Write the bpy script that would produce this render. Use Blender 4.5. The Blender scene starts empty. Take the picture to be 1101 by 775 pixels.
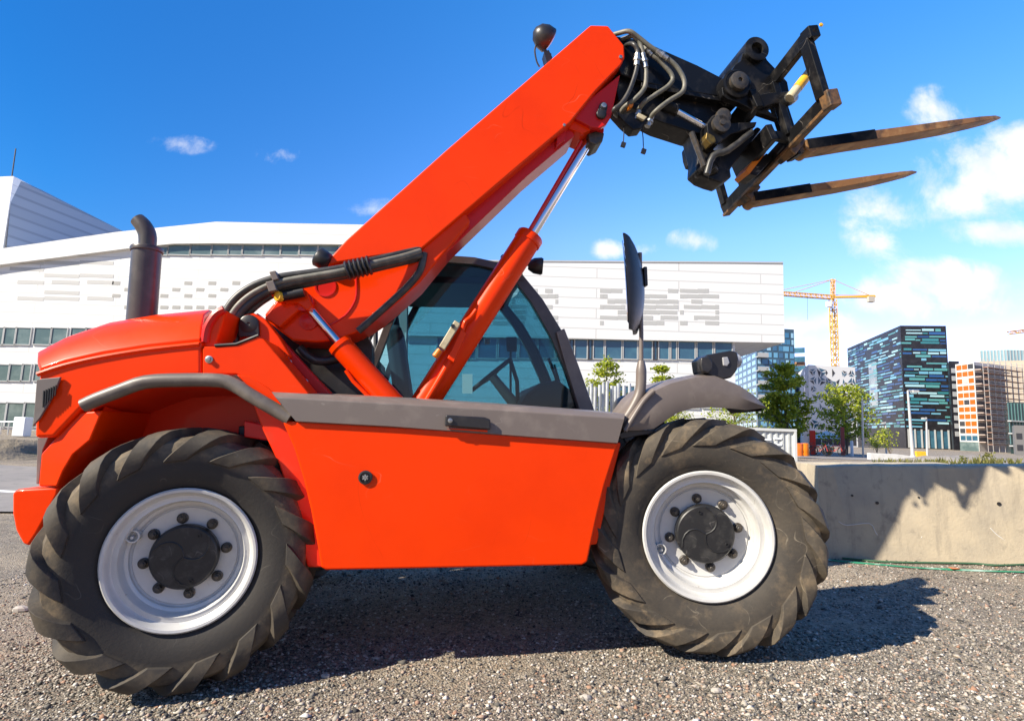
import bpy, math, random
import numpy as np
from mathutils import Vector, Matrix
random.seed(7); rng = np.random.default_rng(7)
scene = bpy.context.scene
COL = scene.collection

# ------------------------------------------------------------------ camera model
PW, PH = 1101., 775.
FPX = 610.
ROLL = 0.035
PITCH = math.atan(75 / 610.)
def ray(px, py):
    u = px - PW/2; v = py - PH/2
    c, s = math.cos(ROLL), math.sin(ROLL)
    u2 = u*c + v*s; v2 = -u*s + v*c
    d = (u2/FPX, 1.0, -v2/FPX)
    c, s = math.cos(PITCH), math.sin(PITCH)
    return Vector((d[0], d[1]*c - d[2]*s, d[1]*s + d[2]*c))
# vehicle frame (x forward, y to its left, z up); it stands on ground that climbs gently to the right
_F = ray(760, 575) * (FPX*.70/142.5); _R = ray(196, 598) * (FPX*.70/160.5)
EX = (_F - _R).normalized()
EY = Vector((0, 0, 1)).cross(EX).normalized()
EZ = EX.cross(EY)
ORG = (_F + _R)/2 - EZ*.63 + EY*1.06
def P(px, py, lat):
    "vehicle coordinates of what shows at (px, py) when it lies lat metres left of the vehicle's centre plane"
    r = ray(px, py)
    t = ((ORG + EY*lat).dot(EY)) / r.dot(EY)
    p = r*t - ORG
    return Vector((p.dot(EX), lat, p.dot(EZ)))
def PP(pts, lat): return [P(a, b, lat) for a, b in pts]
def W(px, py, dep):
    r = ray(px, py); return r * (dep / r.y)
def veh2world(v): return ORG + EX*v[0] + EY*v[1] + EZ*v[2]

# ------------------------------------------------------------------ mesh builder
def V3(p): return Vector((p[0], p[1], p[2]))
class MB:
    def __init__(s): s.v = []; s.f = []
    def add(s, vs, fs):
        o = len(s.v); s.v += [tuple(p) for p in vs]; s.f += [tuple(i+o for i in f) for f in fs]; return s
    def prism(s, poly, ext):
        "polygon of 3d points swept by the vector ext"
        n = len(poly); ext = V3(ext); poly = [V3(p) for p in poly]
        nrm = Vector((0, 0, 0))
        for i in range(n):
            nrm += poly[i].cross(poly[(i+1) % n])
        if nrm.dot(ext) > 0: poly = poly[::-1]
        vs = poly + [p + ext for p in poly]
        fs = [tuple(range(n)), tuple(range(2*n-1, n-1, -1))]
        fs += [(i, n+i, n+(i+1) % n, (i+1) % n) for i in range(n)]
        return s.add(vs, fs)
    def side(s, pts, lat0, lat1):
        "outline traced at lat0, given real depth to lat1"
        return s.prism(PP(pts, lat0), (0, lat1-lat0, 0))
    def box(s, c, size, rot=None):
        hx, hy, hz = size[0]/2, size[1]/2, size[2]/2
        vs = [Vector((x, y, z)) for x in (-hx, hx) for y in (-hy, hy) for z in (-hz, hz)]
        if rot is not None: vs = [rot @ v for v in vs]
        vs = [v + V3(c) for v in vs]
        return s.add(vs, [(0,1,3,2),(4,6,7,5),(0,4,5,1),(2,3,7,6),(0,2,6,4),(1,5,7,3)])
    def beam(s, a, b, w, h, up=(0,0,1)):
        "bar from a to b; h along up, w across"
        a, b = V3(a), V3(b); d = (b-a).normalized(); up = V3(up)
        side = d.cross(up).normalized(); u = side.cross(d)
        q = [side*(w/2)*i + u*(h/2)*j for i, j in ((-1,-1),(1,-1),(1,1),(-1,1))]
        vs = [a+p for p in q] + [b+p for p in q]
        return s.add(vs, [(3,2,1,0),(4,5,6,7),(0,1,5,4),(1,2,6,5),(2,3,7,6),(3,0,4,7)])
    def tube(s, path, r, n=10, sub=0):
        path = [V3(p) for p in path]
        rr = list(r) if hasattr(r, '__len__') else [r]*len(path)
        if sub:
            P2, R2 = [], []
            m = len(path)
            for i in range(m-1):
                p0 = path[max(i-1,0)]; p1 = path[i]; p2 = path[i+1]; p3 = path[min(i+2,m-1)]
                for k in range(sub):
                    t = k/sub
                    P2.append(.5*((2*p1)+(p2-p0)*t+(2*p0-5*p1+4*p2-p3)*t*t+(3*p1-p0-3*p2+p3)*t**3))
                    R2.append(rr[i]*(1-t)+rr[i+1]*t)
            P2.append(path[-1]); R2.append(rr[-1]); path, rr = P2, R2
        m = len(path); vs = []; fs = []
        t0 = (path[1]-path[0]).normalized()
        ref = Vector((0,0,1)) if abs(t0.z) < .9 else Vector((0,1,0))
        u = t0.cross(ref).normalized()
        for i in range(m):
            t = (path[min(i+1,m-1)] - path[max(i-1,0)]).normalized()
            u = (u - t*u.dot(t)).normalized(); w = t.cross(u)
            for k in range(n):
                a = 2*math.pi*k/n
                vs.append(path[i] + (u*math.cos(a)+w*math.sin(a))*rr[i])
        for i in range(m-1):
            for k in range(n):
                k2 = (k+1) % n
                fs.append((i*n+k, i*n+k2, (i+1)*n+k2, (i+1)*n+k))
        fs.append(tuple(range(n-1,-1,-1))); fs.append(tuple(range((m-1)*n, m*n)))
        return s.add(vs, fs)
    def lathe(s, prof, o, axis, n=32, close=False):
        "profile of (radius, height along axis)"
        o = V3(o); ax = V3(axis).normalized()
        ref = Vector((0,0,1)) if abs(ax.z) < .9 else Vector((1,0,0))
        u = ax.cross(ref).normalized(); w = ax.cross(u)
        vs = []; fs = []; m = len(prof)
        for r, h in prof:
            for k in range(n):
                a = 2*math.pi*k/n
                vs.append(o + ax*h + (u*math.cos(a)+w*math.sin(a))*max(r, 1e-4))
        for i in range(m-1 if not close else m):
            j = (i+1) % m
            for k in range(n):
                k2 = (k+1) % n
                fs.append((i*n+k, i*n+k2, j*n+k2, j*n+k))
        if not close:
            fs.append(tuple(range(n-1,-1,-1))); fs.append(tuple(range((m-1)*n, m*n)))
        return s.add(vs, fs)
    def grid(s, rows, th=None):
        "surface through rows of points; th = vector that gives it thickness"
        m, n = len(rows), len(rows[0])
        vs = [V3(p) for r in rows for p in r]
        fs = [(i*n+j, i*n+j+1, (i+1)*n+j+1, (i+1)*n+j) for i in range(m-1) for j in range(n-1)]
        if th is not None:
            t = V3(th); k = len(vs)
            vs += [v+t for v in vs]
            fs += [tuple(x+k for x in f[::-1]) for f in fs]
            for j in range(n-1):
                fs.append((j+1, j, k+j, k+j+1)); a = (m-1)*n
                fs.append((a+j, a+j+1, k+a+j+1, k+a+j))
            for i in range(m-1):
                fs.append((i*n, (i+1)*n, k+(i+1)*n, k+i*n)); a = n-1
                fs.append(((i+1)*n+a, i*n+a, k+i*n+a, k+(i+1)*n+a))
        return s.add(vs, fs)
    def ball(s, c, r, nu=14, nv=9):
        c = V3(c); r = r if hasattr(r, '__len__') else (r, r, r)
        vs = [c+Vector((0,0,r[2]))]; fs = []
        for i in range(1, nv):
            t = math.pi*i/nv
            for k in range(nu):
                a = 2*math.pi*k/nu
                vs.append(c+Vector((r[0]*math.sin(t)*math.cos(a), r[1]*math.sin(t)*math.sin(a), r[2]*math.cos(t))))
        vs.append(c-Vector((0,0,r[2])))
        for k in range(nu): fs.append((0, 1+k, 1+(k+1) % nu))
        for i in range(nv-2):
            for k in range(nu):
                a = 1+i*nu; k2 = (k+1) % nu
                fs.append((a+k, a+nu+k, a+nu+k2, a+k2))
        a = 1+(nv-2)*nu; L = len(vs)-1
        for k in range(nu): fs.append((L, a+(k+1) % nu, a+k))
        return s.add(vs, fs)
    def build(s, name, mat, parent=None, bevel=0, smooth=35, seg=2, loc=None, recalc=True):
        me = bpy.data.meshes.new(name)
        me.from_pydata(s.v, [], s.f); me.update()
        if recalc:
            import bmesh
            bm = bmesh.new(); bm.from_mesh(me)
            bmesh.ops.recalc_face_normals(bm, faces=bm.faces); bm.to_mesh(me); bm.free()
        if smooth:
            me.shade_smooth(); me.set_sharp_from_angle(angle=math.radians(smooth))
        ob = bpy.data.objects.new(name, me); COL.objects.link(ob)
        if mat is not None:
            for m_ in (mat if isinstance(mat, (list, tuple)) else [mat]): me.materials.append(m_)
        if parent is not None: ob.parent = parent
        if loc is not None: ob.location = loc
        if bevel:
            b = ob.modifiers.new('bevel', 'BEVEL'); b.width = bevel; b.segments = seg
            b.limit_method = 'ANGLE'; b.angle_limit = math.radians(35); b.harden_normals = True
        return ob
def tag(o, label, cat, group=None):
    o['label'] = label; o['category'] = cat
    if group: o['group'] = group
    return o
def thing(name, label, cat, loc=(0,0,0), group=None):
    o = bpy.data.objects.new(name, None); COL.objects.link(o); o.location = loc
    o.empty_display_size = .3
    return tag(o, label, cat, group)
def kind(o, k): o['kind'] = k; return o
def copy_tree(o, parent=None):
    c = o.copy(); COL.objects.link(c); c.parent = parent if parent is not None else o.parent
    for ch in list(o.children): copy_tree(ch, c)
    return c

# ------------------------------------------------------------------ materials
def lnk(nt, a, b): nt.links.new(a, b)
def pmat(name, col, rough=.5, metal=0, col2=None, nscale=6, lo=.45, hi=.7, detail=8, bump=0, bscale=80, bdist=.005,
         coat=0, spec=.5, rvar=0, col3=None, n3=1.5, lo3=.5, hi3=.7):
    m = bpy.data.materials.new(name); m.use_nodes = True; nt = m.node_tree
    b = nt.nodes['Principled BSDF']
    b.inputs['Roughness'].default_value = rough; b.inputs['Metallic'].default_value = metal
    b.inputs['Coat Weight'].default_value = coat; b.inputs['Coat Roughness'].default_value = .06
    b.inputs['Specular IOR Level'].default_value = spec
    b.inputs['Base Color'].default_value = (*col, 1)
    tc = nt.nodes.new('ShaderNodeTexCoord')
    def noise(sc, det=detail, ro=.6):
        n = nt.nodes.new('ShaderNodeTexNoise'); n.inputs['Scale'].default_value = sc
        n.inputs['Detail'].default_value = det; n.inputs['Roughness'].default_value = ro
        lnk(nt, tc.outputs['Object'], n.inputs['Vector']); return n
    def ramp(src, a, z):
        r = nt.nodes.new('ShaderNodeMapRange'); r.inputs[1].default_value = a; r.inputs[2].default_value = z
        lnk(nt, src, r.inputs[0]); return r.outputs[0]
    cur = None
    def mixc(fac, c_, colr):
        mx = nt.nodes.new('ShaderNodeMix'); mx.data_type = 'RGBA'
        lnk(nt, fac, mx.inputs[0])
        if c_ is None: mx.inputs[6].default_value = (*col, 1)
        else: lnk(nt, c_, mx.inputs[6])
        mx.inputs[7].default_value = (*colr, 1); return mx.outputs[2]
    if col2 is not None: cur = mixc(ramp(noise(nscale).outputs[0], lo, hi), cur, col2)
    if col3 is not None: cur = mixc(ramp(noise(n3, 10, .7).outputs[0], lo3, hi3), cur, col3)
    if cur is not None: lnk(nt, cur, b.inputs['Base Color'])
    if rvar:
        r = nt.nodes.new('ShaderNodeMapRange'); r.inputs[1].default_value = .3; r.inputs[2].default_value = .7
        r.inputs[3].default_value = max(.02, rough-rvar); r.inputs[4].default_value = rough+rvar
        lnk(nt, noise(4).outputs[0], r.inputs[0]); lnk(nt, r.outputs[0], b.inputs['Roughness'])
    if bump:
        bp = nt.nodes.new('ShaderNodeBump'); bp.inputs['Strength'].default_value = bump; bp.inputs['Distance'].default_value = bdist
        lnk(nt, noise(bscale).outputs[0], bp.inputs['Height']); lnk(nt, bp.outputs[0], b.inputs['Normal'])
    return m
def islmat(name, stops, rough=.5, metal=0, by='island', spec=.5, cmode='CONSTANT'):
    "colour picked per loose piece (or per object)"
    m = pmat(name, stops[0][1], rough, metal, spec=spec); nt = m.node_tree
    if by == 'island': src = nt.nodes.new('ShaderNodeNewGeometry').outputs['Random Per Island']
    else: src = nt.nodes.new('ShaderNodeObjectInfo').outputs['Random']
    cr = nt.nodes.new('ShaderNodeValToRGB'); cr.color_ramp.interpolation = cmode
    e = cr.color_ramp.elements
    e[0].position = stops[0][0]; e[0].color = (*stops[0][1], 1)
    e[1].position = stops[1][0]; e[1].color = (*stops[1][1], 1)
    for p_, c_ in stops[2:]:
        x = e.new(p_); x.color = (*c_, 1)
    lnk(nt, src, cr.inputs[0]); lnk(nt, cr.outputs[0], nt.nodes['Principled BSDF'].inputs['Base Color'])
    return m
def glassmat(name, tint, ior=1.45, extra=0.0):
    m = bpy.data.materials.new(name); m.use_nodes = True; nt = m.node_tree; nt.nodes.clear()
    out = nt.nodes.new('ShaderNodeOutputMaterial'); mx = nt.nodes.new('ShaderNodeMixShader')
    tr = nt.nodes.new('ShaderNodeBsdfTransparent'); tr.inputs[0].default_value = (*tint, 1)
    gl = nt.nodes.new('ShaderNodeBsdfGlossy'); gl.inputs['Roughness'].default_value = .01
    fr = nt.nodes.new('ShaderNodeLayerWeight'); fr.inputs[0].default_value = .5
    pw = nt.nodes.new('ShaderNodeMath'); pw.operation = 'POWER'; pw.inputs[1].default_value = 4.0
    ad = nt.nodes.new('ShaderNodeMath'); ad.operation = 'MULTIPLY_ADD'; ad.inputs[1].default_value = .85; ad.inputs[2].default_value = .035+extra
    lnk(nt, fr.outputs['Facing'], pw.inputs[0]); lnk(nt, pw.outputs[0], ad.inputs[0]); lnk(nt, ad.outputs[0], mx.inputs[0])
    lnk(nt, tr.outputs[0], mx.inputs[1]); lnk(nt, gl.outputs[0], mx.inputs[2]); lnk(nt, mx.outputs[0], out.inputs[0])
    return m
M = {}
M['red'] = pmat('red_paint', (.86, .043, .0), .34, coat=.14, col2=(.80, .037, .0), nscale=2.2, rvar=.06, spec=.12, bump=.03, bscale=9, bdist=.01)
M['reddust'] = pmat('red_paint_dusty', (.80, .030, .003), .42, coat=.10, col2=(.60, .07, .03), nscale=5, lo=.55, hi=.9, spec=.3)
M['grey'] = pmat('grey_plastic', (.150, .122, .106), .42, col2=(.21, .175, .15), nscale=7, lo=.5, hi=.75, bump=.15, bscale=260, bdist=.001, rvar=.08)
M['trim'] = pmat('fender_rubber', (.12, .10, .085), .45, col2=(.20, .17, .14), nscale=9, bump=.1, bscale=200, bdist=.001)
M['dark'] = pmat('dark_plastic', (.018, .017, .018), .38, col2=(.05, .045, .04), nscale=8, lo=.5, hi=.8)
M['cabframe'] = pmat('cab_frame_paint', (.055, .045, .045), .35, col2=(.09, .075, .07), nscale=6, coat=.2)
M['pillar'] = pmat('cab_pillar_paint', (.15, .125, .115), .4, col2=(.2, .17, .155), nscale=6)
M['black'] = pmat('black_paint_worn', (.008, .008, .009), .36, spec=.22, col2=(.05, .045, .04), nscale=9, lo=.5, hi=.75, col3=(.14, .085, .045), n3=14, lo3=.62, hi3=.78, rvar=.1)
M['blackclean'] = pmat('black_boom_paint', (.008, .009, .012), .28, col2=(.022, .022, .024), nscale=12, lo=.55, hi=.8, coat=.05, spec=.2)
M['rust'] = pmat('rusty_steel', (.27, .125, .04), .55, col2=(.07, .04, .022), nscale=9, lo=.5, hi=.7, col3=(.48, .29, .12), n3=5, lo3=.5, hi3=.72, bump=.2, bscale=60, bdist=.002)
M['rustedge'] = pmat('worn_steel_edge', (.20, .10, .035), .55, col2=(.035, .028, .022), nscale=14, lo=.42, hi=.6)
M['chrome'] = pmat('chrome_rod', (.75, .76, .78), .1, 1)
M['zinc'] = pmat('zinc_steel', (.5, .5, .48), .35, .9, col2=(.25, .24, .22), nscale=30)
M['nut'] = pmat('wheel_nut_steel', (.07, .065, .06), .45, .5, col2=(.13, .10, .07), nscale=40)
M['hose'] = pmat('hydraulic_hose_rubber', (.03, .029, .027), .42, col2=(.07, .066, .058), nscale=18)
M['hosegrey'] = pmat('dusty_hose_rubber', (.13, .125, .10), .5, col2=(.20, .185, .15), nscale=18)
M['yellow'] = pmat('yellow_paint', (.75, .42, .02), .45, col2=(.25, .13, .04), nscale=20, lo=.55, hi=.7)
M['orange'] = pmat('orange_paint', (.72, .19, .005), .45)
M['beige'] = pmat('beige_valve_block', (.55, .47, .30), .5, col2=(.40, .33, .2), nscale=20)
M['rim'] = pmat('silver_rim_paint', (.60, .595, .575), .36, .15, col2=(.48, .47, .45), nscale=5, lo=.45, hi=.75, col3=(.32, .27, .22), n3=9, lo3=.68, hi3=.85, rvar=.08)
M['tyre'] = pmat('dusty_tyre_rubber', (.036, .033, .030), .72, col2=(.095, .08, .062), nscale=5, lo=.42, hi=.68, col3=(.20, .155, .105), n3=11, lo3=.6, hi3=.8, bump=.4, bscale=60, bdist=.003, spec=.3)
M['hubcap'] = pmat('black_hub_paint', (.013, .013, .014), .42, col2=(.05, .048, .045), nscale=16, lo=.5, hi=.75, bump=.15, bscale=120, bdist=.001)
M['maroon'] = pmat('red_paint_shiny', (.62, .016, .012), .32, coat=.08, spec=.3)
M['glass'] = glassmat('tinted_cab_glass', (.46, .70, .77), 1.5, .0)
M['stack'] = pmat('exhaust_black', (.060, .050, .046), .33, col2=(.10, .085, .075), nscale=8)
M['interior'] = pmat('cab_interior_plastic', (.03, .034, .038), .55)
M['intgrey'] = pmat('cab_interior_panel', (.30, .33, .34), .5)
M['seat'] = pmat('seat_fabric', (.025, .03, .04), .8)
M['white'] = pmat('white_paper', (.75, .78, .8), .6)
M['lens'] = pmat('clear_lamp_lens', (.34, .34, .35), .12, coat=.5)
M['brass'] = pmat('greasy_brass', (.22, .14, .03), .4, .6, col2=(.06, .05, .03), nscale=25)
M['olens'] = pmat('orange_lamp_lens', (.7, .14, .02), .2, coat=.5)
M['mirror'] = pmat('mirror_glass', (.8, .8, .82), .03, 1)

def tyre_material(name, dusty, k=1.0):
    "rubber: dust lies on the tread and shoulder, the inner sidewall ring is cleaner"
    m = pmat(name, (.033, .030, .028), .72, bump=.45, bscale=55, bdist=.003, spec=.3); nt = m.node_tree; b = nt.nodes['Principled BSDF']
    tc = nt.nodes.new('ShaderNodeTexCoord'); sp = nt.nodes.new('ShaderNodeSeparateXYZ'); lnk(nt, tc.outputs['Object'], sp.inputs[0])
    cb = nt.nodes.new('ShaderNodeCombineXYZ'); lnk(nt, sp.outputs[0], cb.inputs[0]); lnk(nt, sp.outputs[2], cb.inputs[1])
    ln = nt.nodes.new('ShaderNodeVectorMath'); ln.operation = 'LENGTH'; lnk(nt, cb.outputs[0], ln.inputs[0])
    rad = nt.nodes.new('ShaderNodeMapRange'); rad.inputs[1].default_value = .455; rad.inputs[2].default_value = .50
    rad.inputs[3].default_value = dusty*.35*k; rad.inputs[4].default_value = k; lnk(nt, ln.outputs['Value'], rad.inputs[0])
    def nz(sc, lo, hi, ro=.65):
        n = nt.nodes.new('ShaderNodeTexNoise'); n.inputs['Scale'].default_value = sc; n.inputs['Detail'].default_value = 10; n.inputs['Roughness'].default_value = ro
        lnk(nt, tc.outputs['Object'], n.inputs['Vector'])
        r = nt.nodes.new('ShaderNodeMapRange'); r.inputs[1].default_value = lo; r.inputs[2].default_value = hi; lnk(nt, n.outputs[0], r.inputs[0]); return r.outputs[0]
    def mul(a, k):
        x = nt.nodes.new('ShaderNodeMath'); x.operation = 'MULTIPLY'; lnk(nt, a, x.inputs[0])
        if isinstance(k, float): x.inputs[1].default_value = k
        else: lnk(nt, k, x.inputs[1])
        return x.outputs[0]
    cur = None
    for f, c in ((mul(mul(nz(4, .34, .62), rad.outputs[0]), .9), (.135, .108, .074)), (mul(mul(nz(9, .52, .74), rad.outputs[0]), .75*(.6+.5*dusty)), (.30, .215, .125)), (mul(nz(38, .60, .72, .8), rad.outputs[0]), (.19, .165, .13))):
        mx = nt.nodes.new('ShaderNodeMix'); mx.data_type = 'RGBA'; lnk(nt, f, mx.inputs[0])
        if cur is None: mx.inputs[6].default_value = (.033, .030, .028, 1)
        else: lnk(nt, cur, mx.inputs[6])
        mx.inputs[7].default_value = (*c, 1); cur = mx.outputs[2]
    lnk(nt, cur, b.inputs['Base Color']); return m
M['tyre_f'] = tyre_material('dusty_worn_tyre_rubber', 1.0)
M['lug_f'] = tyre_material('worn_lug_rubber', 1.0, .85)
M['tyre_r'] = tyre_material('dusty_tyre_rubber_black_wall', .12, 1.25)
M['lug_r'] = tyre_material('lug_rubber', .12, .55)

def scratches(m, colr, sc=2.5, width=.004, amount=.8, stretch=(1,1,1), mlo=.5, mhi=.62):
    "thin wandering scuffs: contour lines of a slow noise, broken up by another"
    nt = m.node_tree; b = nt.nodes['Principled BSDF']; tc = nt.nodes.new('ShaderNodeTexCoord'); mp = nt.nodes.new('ShaderNodeMapping')
    lnk(nt, tc.outputs['Object'], mp.inputs[0]); mp.inputs['Scale'].default_value = stretch; mp.inputs['Rotation'].default_value = (.3, .6, .2)
    n = nt.nodes.new('ShaderNodeTexNoise'); n.inputs['Scale'].default_value = sc; n.inputs['Detail'].default_value = 1.5; lnk(nt, mp.outputs[0], n.inputs['Vector'])
    a = nt.nodes.new('ShaderNodeMath'); a.operation = 'SUBTRACT'; lnk(nt, n.outputs[0], a.inputs[0]); a.inputs[1].default_value = .5
    q = nt.nodes.new('ShaderNodeMath'); q.operation = 'ABSOLUTE'; lnk(nt, a.outputs[0], q.inputs[0])
    r = nt.nodes.new('ShaderNodeMapRange'); r.inputs[1].default_value = width; r.inputs[2].default_value = 0; lnk(nt, q.outputs[0], r.inputs[0])
    k = nt.nodes.new('ShaderNodeTexNoise'); k.inputs['Scale'].default_value = sc*2.3; k.inputs['Detail'].default_value = 5; lnk(nt, tc.outputs['Object'], k.inputs['Vector'])
    g = nt.nodes.new('ShaderNodeMapRange'); g.inputs[1].default_value = mlo; g.inputs[2].default_value = mhi; g.inputs[4].default_value = amount; lnk(nt, k.outputs[0], g.inputs[0])
    f = nt.nodes.new('ShaderNodeMath'); f.operation = 'MULTIPLY'; lnk(nt, r.outputs[0], f.inputs[0]); lnk(nt, g.outputs[0], f.inputs[1])
    mx = nt.nodes.new('ShaderNodeMix'); mx.data_type = 'RGBA'; lnk(nt, f.outputs[0], mx.inputs[0]); mx.inputs[7].default_value = (*colr, 1)
    i = b.inputs['Base Color']
    if i.links: lnk(nt, i.links[0].from_socket, mx.inputs[6])
    else: mx.inputs[6].default_value = i.default_value
    lnk(nt, mx.outputs[2], i)
for k_ in ('tyre_f', 'lug_f'): scratches(M[k_], (.32, .27, .20), 3.5, .004, .6); scratches(M[k_], (.28, .23, .17), 6.0, .004, .35, (1,1,2))
for k_ in ('tyre_r', 'lug_r'): scratches(M[k_], (.16, .145, .12), 5.0, .005, .35)
scratches(M['red'], (.75, .20, .11), 2.2, .0022, .55, (1,1,2.5), .54, .66); scratches(M['red'], (.45, .02, .0), 1.1, .0015, .5, (2.5,1,1), .52, .6)
scratches(M['grey'], (.34, .30, .27), 4.0, .003, .6, (1,1,2.5)); scratches(M['black'], (.22, .20, .18), 5.0, .006, .7); scratches(M['hubcap'], (.16, .15, .14), 7.0, .006, .7)
scratches(M['rim'], (.24, .19, .14), 6.0, .006, .5, (1,1,1), .54, .66)
# ================================================================== the telehandler
tele = thing('telehandler', 'red and grey telescopic handler with raised boom and rusty pallet forks on the gravel lot', 'telehandler')
tele.matrix_world = Matrix(((EX.x, EY.x, EZ.x, ORG.x), (EX.y, EY.y, EZ.y, ORG.y), (EX.z, EY.z, EZ.z, ORG.z), (0,0,0,1)))
def lin(a, b, t): return V3(a).lerp(V3(b), t)

# ---------------- wheels
def tyre_mb(wear):
    RT, NL = .63, (17 if wear > .5 else 15)
    mb = MB()
    prof = [(.337,.180),(.37,.208),(.43,.222),(.475,.226),(.52,.223),(.556,.204),(.578,.165),(.586,.09),(.588,0)]
    prof = prof + [(r,-w) for r, w in prof[-2::-1]]
    prof += [(.332,-.15),(.332,.15)]
    mb.lathe(prof, (0,0,0), (0,-1,0), 72, close=True)
    # lugs
    mb.n0 = len(mb.f)
    S = [(.004,.588,0.0,.043),(.06,.587,.06,.043),(.12,.584,.12,.043),(.165,.578,.17,.043),(.192,.565,.215,.043),(.209,.550,.26,.040),(.219,.532,.315,.033),(.224,.510,.375,.027),(.226,.490,.425,.021),(.2255,.472,.465,.015)]
    lr = random.Random(int(wear*1000)+5)
    for sg in (-1, 1):
        for i in range(NL):
            f0 = 2*math.pi*(i + (.5 if sg > 0 else 0))/NL
            jw = lr.uniform(-.15,.15)*wear; jh = 1 - lr.uniform(0,.35)*wear
            vs = []
            for k, (w, r, sw, h) in enumerate(S):
                # outward normal in the (w, r) plane
                a = S[max(k-1,0)]; b = S[min(k+1,len(S)-1)]
                dw, dr = b[0]-a[0], b[1]-a[1]; L = math.hypot(dw, dr) or 1
                nw, nr = -dr/L, dw/L
                hh = h*jh*(1 - wear*.25*math.sin(k*.9))
                curl = wear*.10*max(0, (k-3))/6
                ff = f0 + sw*(1 + wear*.10) + jw*.15 + curl*.6
                for (da, up) in ((-.100,-.006),(-.086,1),(.082,1),(.096,-.006)):
                    wid = 1.0 + wear*.22
                    hgt = hh*(1 if da < 0 or wear < .5 else .72) if up == 1 else up
                    rr = r + nr*hgt; ww = w + nw*hgt
                    an = ff + da*wid*(.585/max(r,.4))*.98
                    vs.append((rr*math.cos(an), sg*ww, rr*math.sin(an)))
            n = len(S); fs = []
            for k in range(n-1):
                for j in range(3):
                    fs.append((k*4+j, k*4+j+1, (k+1)*4+j+1, (k+1)*4+j))
            fs += [(0,1,2,3), tuple((n-1)*4+j for j in (3,2,1,0))]
            mb.add(vs, fs)
    return mb
def make_wheel(wear):
    hub = MB().lathe([(.13,.02),(.16,.0),(.16,-.10),(.10,-.13)], (0,0,0), (0,-1,0), 32).build('wheel', M['nut'], tele)
    tm = tyre_mb(wear)
    to = tm.build('tyre', [M['tyre_f'], M['lug_f']] if wear > .5 else [M['tyre_r'], M['lug_r']], hub, bevel=.004, smooth=32, seg=1)
    to.data.polygons.foreach_set('material_index', np.array([0 if i < tm.n0 else 1 for i in range(len(to.data.polygons))], dtype=np.int32))
    rim = MB()
    rp = [(.351,.185),(.353,.197),(.345,.205),(.333,.203),(.324,.192),(.318,.170),(.310,.160),(.296,.158),(.286,.160),(.281,.152),(.279,.120),(.272,.106),(.262,.104),(.256,.100),(.253,.086),(.246,.080),(.240,.086),(.226,.084),(.130,.080),(.130,.060),(.24,.062),(.275,.08),(.30,.135),(.335,.16),(.346,.17)]
    rp = [(r*.955 if r > .2 else r, h) for r, h in rp]
    rim.lathe(rp, (0,0,0), (0,-1,0), 72, close=True)
    rim.lathe([(.29,.16),(.32,.0),(.32,-.19),(.336,-.19),(.330,.0),(.31,.16)], (0,0,0), (0,-1,0), 48, close=True)
    rim.build('rim', M['rim'], hub, smooth=28)
    cap = MB()
    cap.lathe([(.152,.075),(.154,.125),(.148,.138),(.142,.142),(0.0,.1425)], (0,0,0), (0,-1,0), 48)
    for k in range(3):                                                  # swirl ribs cast in the cap
        a0 = k*2*math.pi/3 + .5
        pts = []
        for t in np.linspace(0, 1, 9):
            rr = .142*t; a = a0 + 1.15*t*t
            pts.append((rr*math.cos(a), -.1425, rr*math.sin(a)))
        cap.tube(pts, .0045, 6)
    for a in (1.9, -.35):
        cap.lathe([(.010,.14),(.010,.149),(.006,.149),(.006,.143)], (.118*math.cos(a),0,.118*math.sin(a)), (0,-1,0), 12)
    cap.build('hub_cap', M['hubcap'], hub, smooth=22)
    for k in range(8):
        a = 2*math.pi*k/8 + .25
        o = (.182*math.cos(a), 0, .182*math.sin(a))
        nb = MB().lathe([(.026,.080),(.026,.092),(.021,.095)], o, (0,-1,0), 20)
        nb.lathe([(.0185,.093),(.0185,.112),(.016,.115)], o, (0,-1,0), 6)
        nb.lathe([(.010,.112),(.010,.126),(.008,.128)], o, (0,-1,0), 10)
        nb.build('wheel_nut', M['nut'], hub, smooth=30)
    a = math.radians(205)
    vg = MB().lathe([(.026,.08),(.030,.085),(.030,.135),(.024,.135),(.024,.10)], (.250*math.cos(a),0,.250*math.sin(a)), (0,-1,0), 16)
    vg.tube([(.250*math.cos(a),-.10,.250*math.sin(a)), (.250*math.cos(a)+.004,-.14,.250*math.sin(a)-.004)], .007, 8)
    vg.build('valve_guard', M['rim'], hub, smooth=40)
    return hub
WLAT = -.90
hf = P(760, 575, -1.06); hr = P(196, 598, -1.06)
STEER = math.radians(11)
w1 = make_wheel(.9)                                                    # front, worn
S1 = math.radians(14)
w1.location = (hf.x + .16*math.sin(S1), WLAT, .63); w1.rotation_euler = (0, 0, -S1)
w2 = make_wheel(.12)
w2.scale = (.972,)*3
w2.location = (hr.x - .16*math.sin(STEER), WLAT, .62); w2.rotation_euler = (0, 0, STEER)
w3 = copy_tree(w1, tele); w3.location = (hf.x - .02, .92, .63); w3.rotation_euler = (0, .4, math.pi - STEER)
w4 = copy_tree(w2, tele); w4.location = (hr.x + .02, .92, .62); w4.rotation_euler = (0, .2, math.pi + STEER)
# spin the two near wheels the way the nuts stand
def spin(w, ang):
    for ch in w.children: ch.rotation_euler = (0, ang, 0)
spin(w2, math.radians(52)); spin(w1, math.radians(6))

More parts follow.
